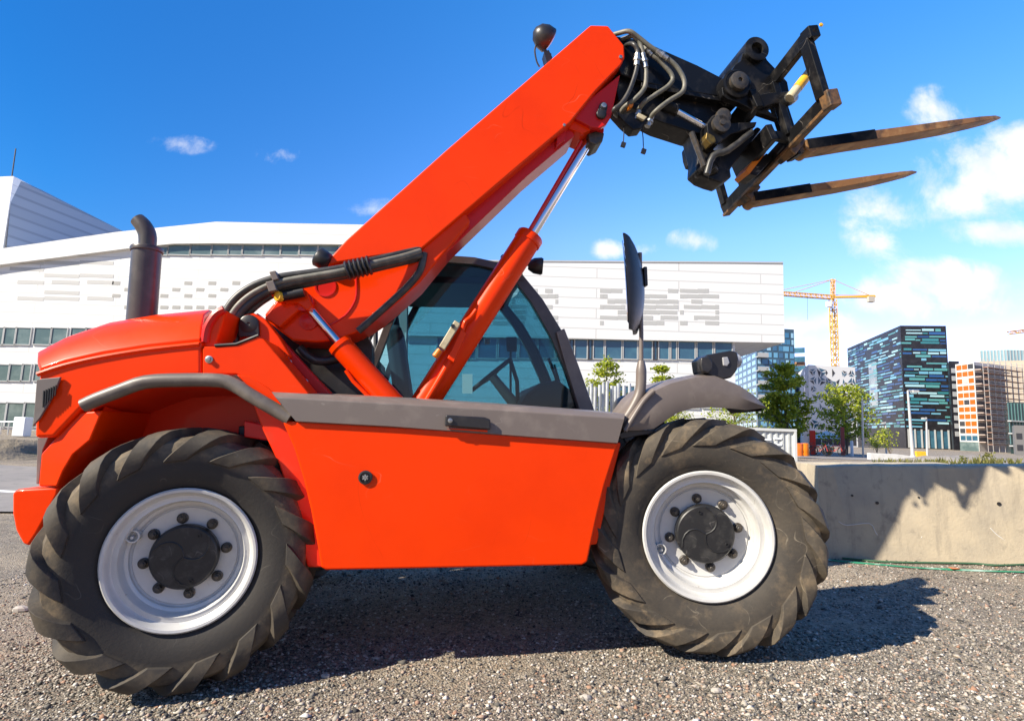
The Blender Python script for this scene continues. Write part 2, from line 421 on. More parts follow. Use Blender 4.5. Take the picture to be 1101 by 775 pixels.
# ---------------- chassis and axles (dark underside)
ch = MB()
ch.box((-.05,0,.66), (3.0,.62,.36)); ch.box((0,.25,.62), (1.5,1.0,.30))
ch.build('chassis', M['dark'], tele, bevel=.02)
for wx in (hf.x, hr.x):
    ax = MB().tube([(wx,-.80,.63),(wx,-.35,.63),(wx,-.2,.63),(wx,.2,.63),(wx,.35,.63),(wx,.80,.63)], [.10,.085,.16,.16,.085,.10], 16)
    ax.box((wx,-.74,.63), (.2,.12,.34)); ax.box((wx,.74,.63), (.2,.12,.34))
    ax.build('axle', M['dark'], tele, bevel=.01)

# ---------------- side tank panel + grey ledge
SL = -1.07
sp = MB().side([(303,452),(480,462),(665,476),(660,492),(651,520),(643,552),(638,575),(632,604),(626,607.5),(480,610.5),(350,613),(345,610),(341,585),(334,548),(326,515),(316,482)], SL, -.55)
side = sp.build('side_panel', M['red'], tele, bevel=.012, seg=3)
c = P(393, 513, SL)
cap = MB().lathe([(.034,-.004),(.034,.010),(.026,.012),(.024,.004),(.015,.004),(.015,.008)], c, (0,-1,0), 24)
cap.build('filler_ring', M['dark'], side, smooth=40)
st = MB()
for k in range(6):
    a = math.pi/6 + k*math.pi/3
    st.beam(c+Vector((0,-.010,0)), c+Vector((.015*math.cos(a),-.010,.015*math.sin(a))), .007, .006, (0,1,0))
st.build('filler_star', M['zinc'], side)
sk = MB().side([(640,470),(668,476),(662,500),(654,530),(648,560),(642,585),(634,586),(640,552),(648,516)], -1.0, -.55)
sk.build('inner_skirt', M['red'], tele, bevel=.008)
# ledge: faceted cover with a chamfer along the outside
lo = [(318,452.5),(420,458),(540,467),(664,476)]
hi = [(296,427),(420,434),(540,441),(671,450)]
rows = [PP(lo, SL-.018), PP(hi, SL-.012), [p+Vector((0,0,.012)) for p in PP([(292,424),(420,430.5),(540,438),(672,447.5)], SL+.035)]]
r3 = [Vector((p.x, -.60, p.z+.03)) for p in rows[-1]]
r4 = [Vector((p.x, -.60, p.z-.14)) for p in rows[0]]
led = MB().grid(rows + [r3, r4, rows[0]])
led.add(PP([(318,452.5),(296,427)], SL-.015)+[rows[2][0], r3[0], r4[0]], [(0,1,2,3,4)])
led.add(PP([(664,476),(671,450)], SL-.015)+[rows[2][3], r3[3], r4[3]], [(4,3,2,1,0)])
ledge = led.build('ledge_cover', M['grey'], tele, bevel=.006, smooth=25)
cat = MB().side([(479,446),(521,448.5),(527,451),(527,462),(478,458)], SL-.022, SL-.045)
la = cat.build('latch_handle', M['dark'], ledge, bevel=.008)
MB().lathe([(.012,0),(.012,.012),(.004,.014)], P(484,452,SL-.043), (0,-1,0), 14).build('latch_bolt', M['zinc'], ledge)
MB().side([(488,460.5),(524,462.5),(524,464.5),(480,461)], SL-.022, SL-.03).build('latch_lip', M['red'], ledge)
# plate under the boom between ledge and cab
MB().box((P(470,440,-.35).x, -.30, P(470,440,-.35).z-.14), (2.2,.66,.10)).build('deck_plate', M['dark'], tele, bevel=.01)

# ---------------- engine hood
HL = -.98
seam = [(43,396),(70,387),(110,378),(160,370),(216,364)]
lidtop = [(50,384),(82,363),(122,348.5),(172,340),(230,334.5)]
a = PP(seam, HL); b = PP(lidtop, -.62)
mid = [lin(p, q, .5)+Vector((0,-.05,.045)) for p, q in zip(a, b)]
q1 = [lin(p, q, .82)+Vector((0,-.02,.03)) for p, q in zip(a, b)]
inner = [Vector((p.x, -.2, p.z+.035)) for p in b]; inner2 = [Vector((p.x, .25, p.z-.02)) for p in b]
lid = MB().grid([a, [lin(p,q,.22)+Vector((0,-.035,.025)) for p,q in zip(a,b)], mid, q1, b, inner, inner2], (0,.012,-.03))
hood = MB()
hood.side([(42,397),(70,388.5),(110,379.5),(160,371.5),(216.5,366),(216.5,403),(190,404),(155,406),(110,424),(92,434),(58,470),(36.5,471),(38,440)], HL-.012, .25)
hd = hood.build('engine_hood', M['red'], tele, bevel=.018, seg=3)
lidob = lid.build('hood_lid', M['red'], hd, bevel=.01, smooth=60)
# fold line below the lid
MB().tube([p+Vector((0,-.012,-.03)) for p in a], .012, 8, 3).build('hood_crease', M['red'], hd)
# tall back part of the hood, behind the lid
bk = MB().side([(216,366),(222,352),(231,334.5),(244,333),(240,345),(233,368),(240,372),(236,404),(217.5,403)], -.95, -.1)
bk.build('hood_shoulder', M['red'], tele, bevel=.012)
MB().tube([P(x,y,-.955) for x,y in ((220,368),(223,352),(232,338),(241,333))], .022, 8, 4).build('hood_seal', M['maroon'], tele)
# rear grille set in the corner
gr = MB().side([(41.5,408),(67,405.5),(62,418),(54,434),(45,449),(37.5,458)], HL-.016, HL-.03)
grl = gr.build('side_grille', M['pillar'], hd, bevel=.003)
sl = MB()
for k in range(6):
    x = 47+k*2.6; sl.side([(x,420+k*-1.2),(x+1.2,420-k*1.2),(x+.2,437-k*2.4),(x-.8,438-k*2.4)], HL-.031, HL-.036)
sl.build('grille_slot', M['dark'], grl)
MB().side([(40,470),(52,470),(46,484),(42,520),(38.5,520)], -.90, .9).build('rear_grille_edge', M['pillar'], tele, bevel=.004)
# counterweight and its upper cowl
MB().side([(12.5,529),(18,526),(64,523),(62,532),(52,552),(40,574),(31,587.5),(24,585),(16,570),(12.5,552)], -.98, .95).build('counterweight', M['red'], tele, bevel=.03, seg=3)
cw = MB()
A_ = PP([(110,441),(97,472.5),(79,487.5)], -1.0); B_ = PP([(87,443),(60,470),(44,488)], -.97)
A2 = PP([(68,506),(61,523)], -1.0); B2 = PP([(42.5,505),(41,523)], -.97)
cw.grid([A_+A2, B_+B2], (0,.5,0))
cw.build('rear_cowl', M['red'], tele, bevel=.01, smooth=20)
# wheel arch: curved underside and back plate
trimpts = [(90,436),(105,429),(130,419.5),(157,410.5),(195,408.5),(236,409),(252,414),(268,424),(290,437),(312,450)]
t0 = PP(trimpts, -1.05)
und = MB().grid([[p+Vector((0,.02,-.015)) for p in t0], [Vector((p.x, -.5, p.z-.05)) for p in t0]], (0,0,.03))
und.build('wheel_arch', M['reddust'], tele, smooth=30)
bp = MB().side([(84,440),(160,418),(250,418),(300,440),(330,470),(345,520),(345,600),(60,600),(60,500)], -.52, -.45)
bp.build('arch_back_plate', M['reddust'], tele)
fac = MB().grid([PP([(110,441),(97,473),(79,488),(68,507),(62,524)], -.985), PP([(150,452),(135,490),(120,520),(110,540),(100,560)], -.60)], (0,.02,.02))
fac.build('arch_side_plate', M['reddust'], tele, smooth=20)
# front part of the arch, dropping behind the side panel edge
MB().side([(270,430),(296,437),(318,455),(330,500),(342,560),(348,610),(330,610),(318,560),(300,500),(282,462)], -.98, -.5).build('arch_front_plate', M['reddust'], tele, bevel=.01)
MB().side([(262,452),(312,462),(318,478),(262,470)], -.93, -.6).build('arch_stiffener', M['maroon'], tele, bevel=.008)
ft = MB(); ft.tube(PP(trimpts, -1.05), .034, 12, 3)
ft.build('fender_trim', M['trim'], tele, smooth=60)
# slanted plate ahead of the hood
MB().side([(217.5,372.5),(236,372.5),(255,370.5),(277.5,361),(283,364),(308,393),(331,421),(334,428),(300,426),(272,412),(254,402.5),(217.5,402.5)], HL-.014, -.72).build('flank_plate', M['red'], tele, bevel=.008)
MB().tube([P(x,y,HL-.012) for x,y in ((231,371.5),(254,370),(268,364.5),(278,360.5))], .008, 8).build('edge_trim', M['dark'], tele)
MB().lathe([(.019,0),(.019,.006),(.012,.008),(.012,.018),(.006,.02)], P(225,386.5,HL-.012), (0,-1,0), 12).build('plate_bolt', M['zinc'], tele)
MB().side([(254,403),(268,403.5),(290,418),(304,433),(300,440),(284,428),(268,416)], HL-.02, -.8).build('flank_lower_plate', M['red'], tele, bevel=.006)
# exhaust stack
pb, pt = P(152.5,341,-.60), P(161.5,262,-.60)
ax_ = (pt-pb).normalized(); ax_ = Vector((ax_.x*.3, 0, 1)).normalized()
hgt = (pt-pb).length
ex = MB().lathe([(.075,-.06),(.075,hgt-.05),(.082,hgt-.05),(.084,hgt-.035),(.080,hgt-.025),(.045,hgt-.015),(.040,hgt-.015),(.038,hgt-.06)], pb, ax_, 28)
exo = ex.build('exhaust_stack', M['stack'], tele, smooth=40)
e0 = pb+ax_*(hgt-.02)
el = MB().tube([e0, e0+Vector((0,0,.045)), e0+Vector((-.008,0,.085)), e0+Vector((-.030,0,.125)), e0+Vector((-.062,0,.160))], [.045,.046,.046,.045,.040], 18, 4)
el.build('exhaust_elbow', M['stack'], exo, smooth=60)
MB().lathe([(.035,0),(.035,.002)], e0+Vector((-.0625,0,.1605)), (-.66,0,.72), 18).build('exhaust_mouth', M['dark'], exo)

# ---------------- boom
BN, BF = -.62, -.22
boom = MB()
boom.side([(635,27),(654,27.5),(671.5,49),(672,62),(668,70),(640,99),(613,132.5),(560,177),(453,268),(363,282.5),(349,287),(352,280),(372,258),(480,161),(560,92)], BN, BF)
bo = boom.build('boom', M['red'], tele, bevel=.012, seg=3)
heel = MB().side([(349,285),(363,281),(454,266),(500,228),(506,238),(470,281),(452,303),(432,321),(408,341),(384,357),(362,366),(340,368),(314,366),(288,346),(284,338),(300,318),(330,296)], BN+.03, BF-.03)
heelo = heel.build('boom_heel', M['red'], bo, bevel=.012)
hp = MB(); hp.tube(PP([(380,283),(383,300),(382,322),(370,340),(350,352)], BN+.028), .006, 6, 4)
hp.lathe([(.062,0),(.062,.006),(.052,.006),(.052,.002)], P(350,308,BN+.03), (0,-1,0), 28)
hp.lathe([(.05,0),(.05,.015),(.03,.018),(.02,.024),(.008,.024)], P(332,346,BN+.03), (0,-1,0), 24)
hp.build('heel_stiffener', M['maroon'], heelo, smooth=40)
MB().side([(284,342),(302,318),(318,305),(326,310),(325,330),(300,352)], BN-.03, BN+.02).build('heel_gusset', M['red'], heelo, bevel=.008)
# wear rail under the boom
ur = MB().side([(453,270),(560,179),(613,136),(618,146),(566,190),(468,284)], BN+.10, BF-.06)
ur.build('boom_rail', M['maroon'], bo, bevel=.005)
up_ = MB()
for x_, y_ in ((608,139),):
    up_.lathe([(.010,0),(.010,.008),(.005,.01)], P(x_-1.5,y_-4,BN), (0,-1,0), 8)
up_.lathe([(.012,0),(.012,.01),(.006,.012)], P(667,62,BN), (0,-1,0), 10)
up_.build('boom_bolt', M['zinc'], bo)
# bracket for the lift cylinder
MB().side([(667,80),(662,104),(657,126),(652,134),(645,138),(636,137),(612,124),(620,118),(642,100)], BN+.05, BN+.09).build('lift_bracket', M['maroon'], bo, bevel=.006)
MB().side([(667,80),(662,104),(657,126),(652,134),(645,138),(636,137),(612,124),(620,118),(642,100)], BF-.09, BF-.05).build('lift_bracket', M['maroon'], bo, bevel=.006)
cp = MB(); a0, b0 = P(648,116,BN+.05), P(646,124,BN+.05)
cp.lathe([(.028,0),(.028,.02),(.022,.024)], a0, (0,-1,0), 18); cp.lathe([(.034,0),(.034,.02),(.028,.024)], b0, (0,-1,0), 18)
cp.beam(a0+Vector((0,-.011,0)), b0+Vector((0,-.011,0)), .022, .056, (1,0,0))
cp.build('bracket_pin_cover', M['dark'], bo, bevel=.003)
MB().lathe([(.017,.02),(.017,.034),(.008,.036)], a0, (0,-1,0), 12).build('bracket_bolt', M['zinc'], bo)
MB().side([(608,124),(620,121),(636,139),(626,144),(612,138)], BN+.08, BF-.1).build('bracket_web', M['red'], bo, bevel=.005)
MB().side([(600,134),(608,130),(608,150),(598,158)], BN+.06, BF-.08).build('boom_stop', M['maroon'], bo, bevel=.004)
# boom work lamp on top
wl = MB().tube([P(592,60,-.42), P(586,55,-.42), P(585,50,-.42)], .012, 8)
wlo = wl.build('boom_lamp', M['dark'], bo)
hl = MB(); c0 = P(587.5,42,-.42)
hl.lathe([(.02,-.10),(.06,-.075),(.083,-.03),(.086,.02),(.078,.028)], c0, (.75,.25,-.35), 20)
hl.build('lamp_housing', M['dark'], wlo, smooth=50)
MB().lathe([(.076,.026),(.06,.036),(.01,.042)], c0, (.75,.25,-.35), 20).build('lamp_lens', M['lens'], wlo, smooth=60)
MB().tube(PP([(578,46),(575,54),(577,66),(580,72)], -.42), .006, 6, 4).build('lamp_cable', M['hose'], wlo)
MB().side([(585,56),(590,54),(594,62),(588,67)], -.46, -.38).build('lamp_bracket', M['dark'], wlo)
c0 = P(347,279,-.60)
MB().lathe([(.03,-.05),(.055,-.03),(.06,.03),(.05,.04)], c0, (-.5,0,.3), 16).build('heel_lamp', M['dark'], bo, smooth=50)

# ---------------- inner boom and gooseneck head
head = MB()
head.side([(657,38),(690,43),(716,55),(750,70),(781,86),(780,97),(775,104),(730,97),(690,88),(668,80),(655,60)], BN+.055, BF-.055)
ho = head.build('boom_head', M['blackclean'], tele, bevel=.01)
MB().side([(655,60),(690,90),(730,99),(776,105),(786,120),(778,138),(768,147),(744,142),(710,131),(665,108)], BN+.10, BF-.10).build('head_web', M['black'], ho, bevel=.008)
MB().side([(690,88.5),(775,104.5),(776,109),(690,93)], BN+.04, BF-.04).build('head_flange', M['black'], ho, bevel=.003)
for (lt, s) in ((BN+.13, 0), (BN+.16, 3)):
    pass
# tilt cylinder
MB().tube([P(712,113,-.52), P(728,119,-.52)], .045, 16).build('tilt_cylinder', M['black'], ho)
MB().tube([P(724,118,-.52), P(758,137,-.52)], .026, 16).build('tilt_rod', M['chrome'], ho)
MB().tube([P(730,133,-.42), P(742,142,-.42), P(734,144,-.42),P(727,140,-.42)], .012, 8, 3).build('head_hook', M['black'], ho)
# hoses on the head
def z2(pts): return [(560+x/4.304, 20+y/4.304) for x, y in pts]
HA = z2([(415,80),(455,68),(500,60),(540,85),(590,125),(640,160),(690,195),(730,235),(757,290),(748,340),(690,378),(635,420),(603,455),(592,490)])
HB = z2([(450,105),(490,90),(520,82),(548,110),(562,150),(572,195),(580,250),(573,320),(530,372),(480,410),(460,440)])
HC = z2([(470,130),(500,118),(525,122),(540,150),(540,205),(528,265),(500,340),(465,395),(432,422),(440,445),(470,465)])
HD = z2([(560,110),(580,140),(605,168),(650,205),(702,268),(685,310),(620,355),(575,385),(548,420),(538,465)])
for h, mt, l0 in ((HA,'hosegrey',BN-.03),(HB,'hosegrey',BN-.015),(HC,'hose',BN-.02),(HD,'hosegrey',BN)):
    n = len(h); pts = [P(x, y, l0 + (.10 if i in (0,n-1) else .05 if i in (1,n-2) else 0)) for i, (x, y) in enumerate(h)]
    MB().tube(pts, .0155, 10, 4).build('hose', M[mt], ho, smooth=60)
for (p, q, l0) in ((z2([(628,150)])[0], z2([(678,188)])[0], BN-.03), (z2([(564,165)])[0], z2([(578,230)])[0], BN-.015), (z2([(538,165)])[0], z2([(536,220)])[0], BN-.02), (z2([(582,140)])[0], z2([(606,170)])[0], BN),
                   (z2([(545,430)])[0], z2([(535,470)])[0], BN+.03), (z2([(605,455)])[0], z2([(585,500)])[0], BN+.04)):
    a, b = P(*p, l0), P(*q, l0); d = b-a
    fb = MB().tube([a, a+d*.38, a+d*.40, a+d*.6, a+d*.62, b], [.02,.02,.026,.026,.02,.02], 10)
    fb.build('hose_fitting', M['zinc'], ho, smooth=30)
MB().side(z2([(430,425),(470,440),(540,430),(590,460),(560,510),(520,515),(480,480)]), BN+.02, BN+.12).build('hose_manifold', M['black'], ho, bevel=.008)
MB().side(z2([(545,435),(585,455),(570,470),(535,452)]), BN+.0, BN+.05).build('manifold_block', M['beige'], ho, bevel=.004)
MB().side(z2([(500,385),(525,375),(520,405),(500,415)]), BN+.0, BN+.05).build('hose_cap', M['orange'], ho, bevel=.004)
for x0, x1, y1, y0 in ((475,474,585,470),(558,568,615,490)):
    a, b = P(*z2([(x0,y0)])[0], BN+.06), P(*z2([(x1,y1)])[0], BN+.06)
    wt = MB().tube([a, lin(a,b,.5)+Vector((.004,0,0)), b], .0035, 6)
    wt.box(b, (.03,.02,.03), Matrix.Rotation(.3,3,'Y'))
    wt.build('dangling_wire', M['dark'], ho)

# ---------------- attachment head plates, links, carriage and forks
def z6(pts): return [(740+x/3.522, 20+y/3.522) for x, y in pts]
plate = z6([(128,262),(150,222),(178,175),(198,160),(212,112),(232,100),(256,100),(282,122),(300,158),(345,205),(376,240),(384,285),(330,330),(300,345),(345,382),(250,350),(190,318),(150,305),(132,290)])
plo = MB().side(plate, BN-.02, BN+.03).build('quick_hitch_plate', M['black'], tele, bevel=.006)
MB().side(plate, BF-.03, BF+.02).build('hitch_plate', M['black'], plo, bevel=.006)
bs = MB(); c0 = P(*z6([(250,127)])[0], BN-.02)
bs.lathe([(.085,-.44),(.085,.035),(.075,.04),(.042,.04),(.042,-.3)], c0, (0,-1,0), 28)
bs.build('boss', M['black'], plo, smooth=35)
bs = MB(); c0 = P(*z6([(180,252)])[0], BN-.02)
bs.lathe([(.10,-.42),(.10,.02),(.085,.026),(.085,.024)], c0, (0,-1,0), 28)
bs.build('boss', M['black'], plo, smooth=35)
MB().lathe([(.062,.02),(.062,.055),(.05,.062),(.016,.062),(.016,.05)], c0, (0,-1,0), 24).build('pivot_pin', M['nut'], plo, smooth=35)
MB().side(z6([(230,300),(300,280),(380,275),(404,292),(404,318),(385,326),(330,322),(262,345)]), BN-.05, BN-.015).build('hitch_rib', M['black'], plo, bevel=.008)
MB().lathe([(.042,0),(.042,.03),(.03,.036)], P(*z6([(386,303)])[0], BN-.05), (0,-1,0), 16).build('lock_pin', M['zinc'], plo, smooth=35)
kn = MB().side(z6([(75,440),(70,400),(92,368),(125,352),(150,372),(165,395),(262,390),(255,410),(160,440),(110,478),(85,470)]), BN-.0, BF)
kno = kn.build('knuckle', M['black'], plo, bevel=.008)
kc = MB(); a0, b0 = P(*z6([(128,375)])[0], BN-.0), P(*z6([(120,404)])[0], BN-.0)
kc.lathe([(.05,0),(.05,.03),(.042,.034)], a0, (0,-1,0), 20); kc.lathe([(.062,0),(.062,.03),(.05,.034),(.02,.034),(.02,.045),(.01,.046)], b0, (0,-1,0), 20)
kc.build('knuckle_pin', M['nut'], kno, smooth=35)
MB().side(z6([(70,430),(100,445),(108,465),(85,478),(66,455)]), BN-.015, BN+.06).build('brass_eye', M['brass'], kno, bevel=.006)
lk = MB().side(z6([(12,430),(40,450),(62,480),(100,497),(150,495),(215,455),(262,408),(280,418),(215,500),(160,570),(165,600),(128,622),(95,612),(60,598),(32,575),(36,520)]), BN+.12, BF-.12)
lko = lk.build('tilt_link', M['black'], plo, bevel=.012)
MB().tube([P(*z6([(12,432)])[0],BN+.03), P(*z6([(45,520)])[0],BN+.03), P(*z6([(60,560)])[0],BN+.03)], .02, 8).build('link_edge', M['nut'], lko)
MB().tube([P(*z6([(70,590)])[0],BN+.02),P(*z6([(95,520)])[0],BN+.01),P(*z6([(150,500)])[0],BN+.0),P(*z6([(240,430)])[0],BN+.02)], .022, 8, 3).build('link_hose', M['hose'], lko, smooth=60)
MB().ball(P(*z6([(66,580)])[0], BN+.16), (.085,.10,.055)).build('link_foot', M['black'], lko, smooth=80)
# carriage
LA, LB = -1.00, .20
B1, B2 = P(892,106,LA), P(781,224,LB); A1 = P(871,37,LA); U = A1-B1; A2 = B2+U
# near and far ends tied to the level of their middle, most of the sideways lean taken out
Un = U.normalized(); Wd = (B2-B1).normalized()
Fw = Wd.cross(Un).normalized()
if Fw.x < 0: Fw = -Fw
def CP(t, s, d=0): return lin(B1, B2, t) + U*s + Fw*d
cr = MB().beam(CP(-.02,0), CP(1.02,0), .06, .085, Un)
cro = cr.build('fork_carriage', M['black'], tele, bevel=.006)
MB().beam(CP(-.025,-.10,.0), CP(1.025,-.10,.0), .062, .02, Un).build('carriage_edge', M['rustedge'], cro, bevel=.003)
MB().beam(CP(0,1), CP(1,1), .05, .08, Un).build('top_rail', M['black'], cro, bevel=.006)
for t, w_ in ((.02,.075),(.30,.055),(.66,.055),(.98,.06)):
    MB().beam(CP(t,.06,-.02), CP(t,.95,-.02), .05, w_, Wd).build('upright', M['black'], cro, bevel=.006)
MB().beam(CP(.0,.90,.0), CP(.0,1.08,.0), .075, .08, Wd).build('corner_block', M['black'], cro, bevel=.008)
MB().beam(CP(.0,-.15,.0), CP(.0,.10,.0), .085, .075, Wd).build('corner_block', M['rustedge'], cro, bevel=.008)
MB().lathe([(.012,0),(.012,.008),(.004,.01)], CP(-.05,1.0,.03), -Wd, 8).build('yellow_sticker', M['yellow'], cro)
for t in (.30,.62):
    MB().prism([CP(t,1.0,-.02), CP(t,.72,-.02), CP(t,.66,-.20), CP(t,.78,-.20)], Wd*.03).build('carriage_gusset', M['black'], cro, bevel=.004)
    MB().prism([CP(t,.10,-.02), CP(t,-.05,-.02), CP(t,.06,-.16), CP(t,.20,-.16)], Wd*.03).build('carriage_gusset', M['black'], cro, bevel=.004)
MB().beam(CP(.28,.70,-.20), CP(.64,.70,-.20), .05, .14, Un).build('carriage_tie', M['black'], cro, bevel=.005)
MB().beam(CP(.28,.12,-.16), CP(.64,.12,-.16), .05, .12, Un).build('carriage_tie', M['black'], cro, bevel=.005)
MB().tube([P(849,106,-.80), P(872,76,-.80)], .030, 14).build('lock_cylinder', M['beige'], cro, smooth=40)
MB().tube([P(857,95.5,-.80), P(866,84,-.80)], .0315, 14).build('lock_sleeve', M['yellow'], cro, smooth=40)
MB().tube([P(870,79,-.80), P(873.5,74.5,-.80)], .024, 12).build('lock_rod_end', M['zinc'], cro, smooth=40)
MB().side([(802,183),(819,160),(824,164),(806,187)], -.46, -.30).build('marker_plate', M['orange'], cro, bevel=.003)
MB().side([(806,187),(824,165),(833,168),(814,189)], -.46, -.31).build('marker_bracket', M['black'], cro, bevel=.004)
MB().tube([P(816,172,-.2), P(812,150,-.2), P(806,135,-.2)], .009, 8).build('carriage_rod', M['dark'], cro)
# forks
def fork(t, heel_px, tip_px):
    lat = (LA + (LB-LA)*t)
    h = P(*heel_px, lat); tp = P(*tip_px, lat)
    d = (tp-h).normalized(); n = Vector((-d.z, 0, d.x))          # n points up
    L = (tp-h).length; wv = Vector((0,1,0))
    secs = [(-.04,.072,.00,.072),(.0,.074,-.004,.072),(.25,.074,0,.066),(.5,.074,.0,.058),(.72,.072,.004,.046),(.86,.062,.010,.034),(.95,.044,.014,.024),(1.0,.012,.018,.010)]
    rows = []
    for s, w_, off, th in secs:
        c_ = h + d*(L*s) + n*off
        rows.append([c_ - wv*w_ + n*th/2, c_ + wv*w_ + n*th/2, c_ + wv*w_ - n*th/2, c_ - wv*w_ - n*th/2, c_ - wv*w_ + n*th/2])
    mb = MB().grid(rows); mb.add(rows[0][:4], [(3,2,1,0)]); mb.add(rows[-1][:4], [(0,1,2,3)])
    f = mb.build('fork', M['rust'], cro, bevel=.005)
    # dark painted heel, wrapping the first third
    rows = []
    for s, g in ((-.035,.0025),(.30,.0025)):
        c_ = h + d*(L*s); th = .073; w_ = .0745
        rows.append([c_ - wv*(w_+g) - n*(th/2-.006), c_ - wv*(w_+g) + n*(th/2+g), c_ + wv*(w_+g) + n*(th/2+g), c_ + wv*(w_+g) - n*(th/2-.006)])
    MB().grid(rows, n*-.001).build('fork_paint', M['black'], f)
    bend = MB().tube([h - d*.03 - wv*.070 - n*.008, h - d*.03 + wv*.070 - n*.008], .046, 16)
    bend.build('fork_heel', M['rust'], f, smooth=40)
    # shank up the face of the carriage
    base = CP(t,-.20,.07); top = CP(t,1.0,.055)
    MB().beam(base, top, .045, .12, Wd).build('fork_shank', M['black'], f, bevel=.006)
    MB().beam(h - d*.05, CP(t,-.15,.07), .12, .05, n).build('fork_neck', M['rustedge'], f, bevel=.008)
    MB().beam(CP(t,-.16,-.01), CP(t,.04,.11), .16, .06, Un).build('fork_hook', M['rustedge'], f, bevel=.01)
    return f
fork(.38, (869,160), (1075,130))
fork(.82, (812,215), (985,188))

# ---------------- lift cylinder with its valve
lb, lt_ = P(456,434,-.42), P(571,253,-.42); le = P(637,145,-.42)
lc = MB(); d = (lt_-lb).normalized()
lc.tube([lb-d*.08, lb, lt_-d*.06, lt_-d*.058, lt_-d*.01, lt_], [.086,.086,.086,.092,.092,.084], 28)
lco = lc.build('lift_cylinder', M['red'], tele, smooth=40)
MB().tube([lt_-d*.05, le], .036, 20).build('lift_rod', M['chrome'], lco, smooth=40)
MB().lathe([(.06,-.07),(.06,.07)], le, (0,1,0), 20).build('rod_eye', M['maroon'], lco, smooth=40)
MB().side([(632,144),(640,141),(650,143),(648,152),(640,156),(634,153)], -.50, -.33).build('rod_clevis', M['nut'], lco, bevel=.008)
g0 = P(568,250,-.46); g1 = P(625,152,-.46)
MB().tube([g0, g1], .012, 8).build('rod_reflection', M['maroon'], lco)  # thin dark tube added as the dark reflection beside the chrome rod
MB().tube([P(458,432,-.53),P(470,412,-.53),P(484,388,-.53)], .022, 10).build('valve_pipe', M['red'], lco, smooth=50)
MB().side([(481,385),(496,354),(502,358),(488,390)], -.58, -.47).build('valve_mount', M['red'], lco, bevel=.005)
vb = MB().side([(472,372),(489,344),(495,348),(478,376)], -.61, -.53).build('valve_block', M['beige'], lco, bevel=.005)
MB().lathe([(.02,0),(.02,.05),(.012,.055)], P(473,376,-.57), (-.5,0,-.7), 12).build('valve_cap', M['orange'], lco, smooth=40)
MB().lathe([(.012,0),(.012,.02),(.006,.02)], P(487,351,-.61), (0,-1,0), 10).build('valve_port', M['dark'], lco, smooth=40)
MB().tube(PP([(497,356),(500,346),(506,341),(512,333)], -.53), .013, 8, 3).build('valve_hose', M['red'], lco, smooth=50)
# compensation cylinder
cb, ctp = P(428,440,-.60), P(364,369,-.60); cr0 = P(330,329,-.60)
d = (ctp-cb).normalized()
cc = MB().tube([cb-d*.05, ctp-d*.03, ctp-d*.028, ctp], [.068,.068,.073,.070], 24)
cc.tube([ctp-d*.15+Vector((-.05,-.03,-.05)), ctp-d*.22+Vector((-.055,-.03,-.06)), cb+Vector((-.06,-.03,-.03))], .012, 8)
cco = cc.build('compensation_cylinder', M['red'], tele, smooth=40)
MB().tube([ctp-d*.04, cr0], .030, 18).build('compensation_rod', M['chrome'], cco, smooth=40)
MB().lathe([(.055,-.05),(.055,.05)], P(328,326,-.60), (0,1,0), 18).build('rod_eye', M['maroon'], cco, smooth=40)
fk = MB().side([(300,310),(318,306),(330,313),(336,330),(330,334),(320,326),(306,326)], -.68, -.52)
fk.build('cylinder_fork', M['red'], cco, bevel=.008)
pn = MB().tube([P(303,319,-.72), P(327,314,-.72)], .028, 12)
pn.build('fork_pin', M['dark'], cco); MB().lathe([(.028,-.01),(.028,.02),(.014,.025)], P(301,319,-.73), (-.6,-.8,0), 10).build('pin_nut', M['yellow'], cco)

# ---------------- hinge tower
tw = MB().side([(276,336),(283,342),(316,380),(360,428),(338,428),(318,404),(270,350)], -.68, -.60)
two = tw.build('boom_tower', M['maroon'], tele, bevel=.006)
MB().side([(262,338),(272,336),(284,342),(300,362),(312,382),(306,386),(284,370),(258,358)], -.74, -.66).build('tower_cheek', M['red'], two, bevel=.008)
MB().side([(300,366),(312,376),(362,428),(346,428)], -.62, -.58).build('tower_flange', M['red'], two, bevel=.004)
MB().side([(288,344),(360,430),(330,430),(280,360)], -.22, -.16).build('tower_plate', M['dark'], two)
pc = MB(); a0, b0 = P(268.5,349,-.74), P(269,362,-.74)
pc.lathe([(.052,0),(.052,.02),(.045,.024),(.008,.024),(.008,.02)], a0, (0,-1,0), 22); pc.beam(a0+Vector((0,-.011,0)), b0+Vector((0,-.011,0)), .022, .104, (1,0,0))
pc.build('pivot_cover', M['dark'], two, bevel=.003)
for x_, y_ in ((310,390),(327.5,411)):
    MB().lathe([(.021,0),(.021,.004),(.014,.006),(.014,.018),(.006,.02)], P(x_,y_,-.68), (0,-1,0), 12).build('tower_bolt', M['zinc'], two)
MB().side([(252,338),(258,332),(262,330),(264,334),(258,340)], -.7, -.66).build('tower_lug', M['red'], two, bevel=.004)
MB().side([(290,345),(330,366),(392,352),(400,372),(400,400),(430,436),(330,436)], -.30, -.15).build('tower_backing', M['dark'], two)
MB().tube(PP([(322,374),(335,386),(352,388),(368,384)], -.5), .028, 10, 3).build('tower_hose', M['hose'], two, smooth=60)
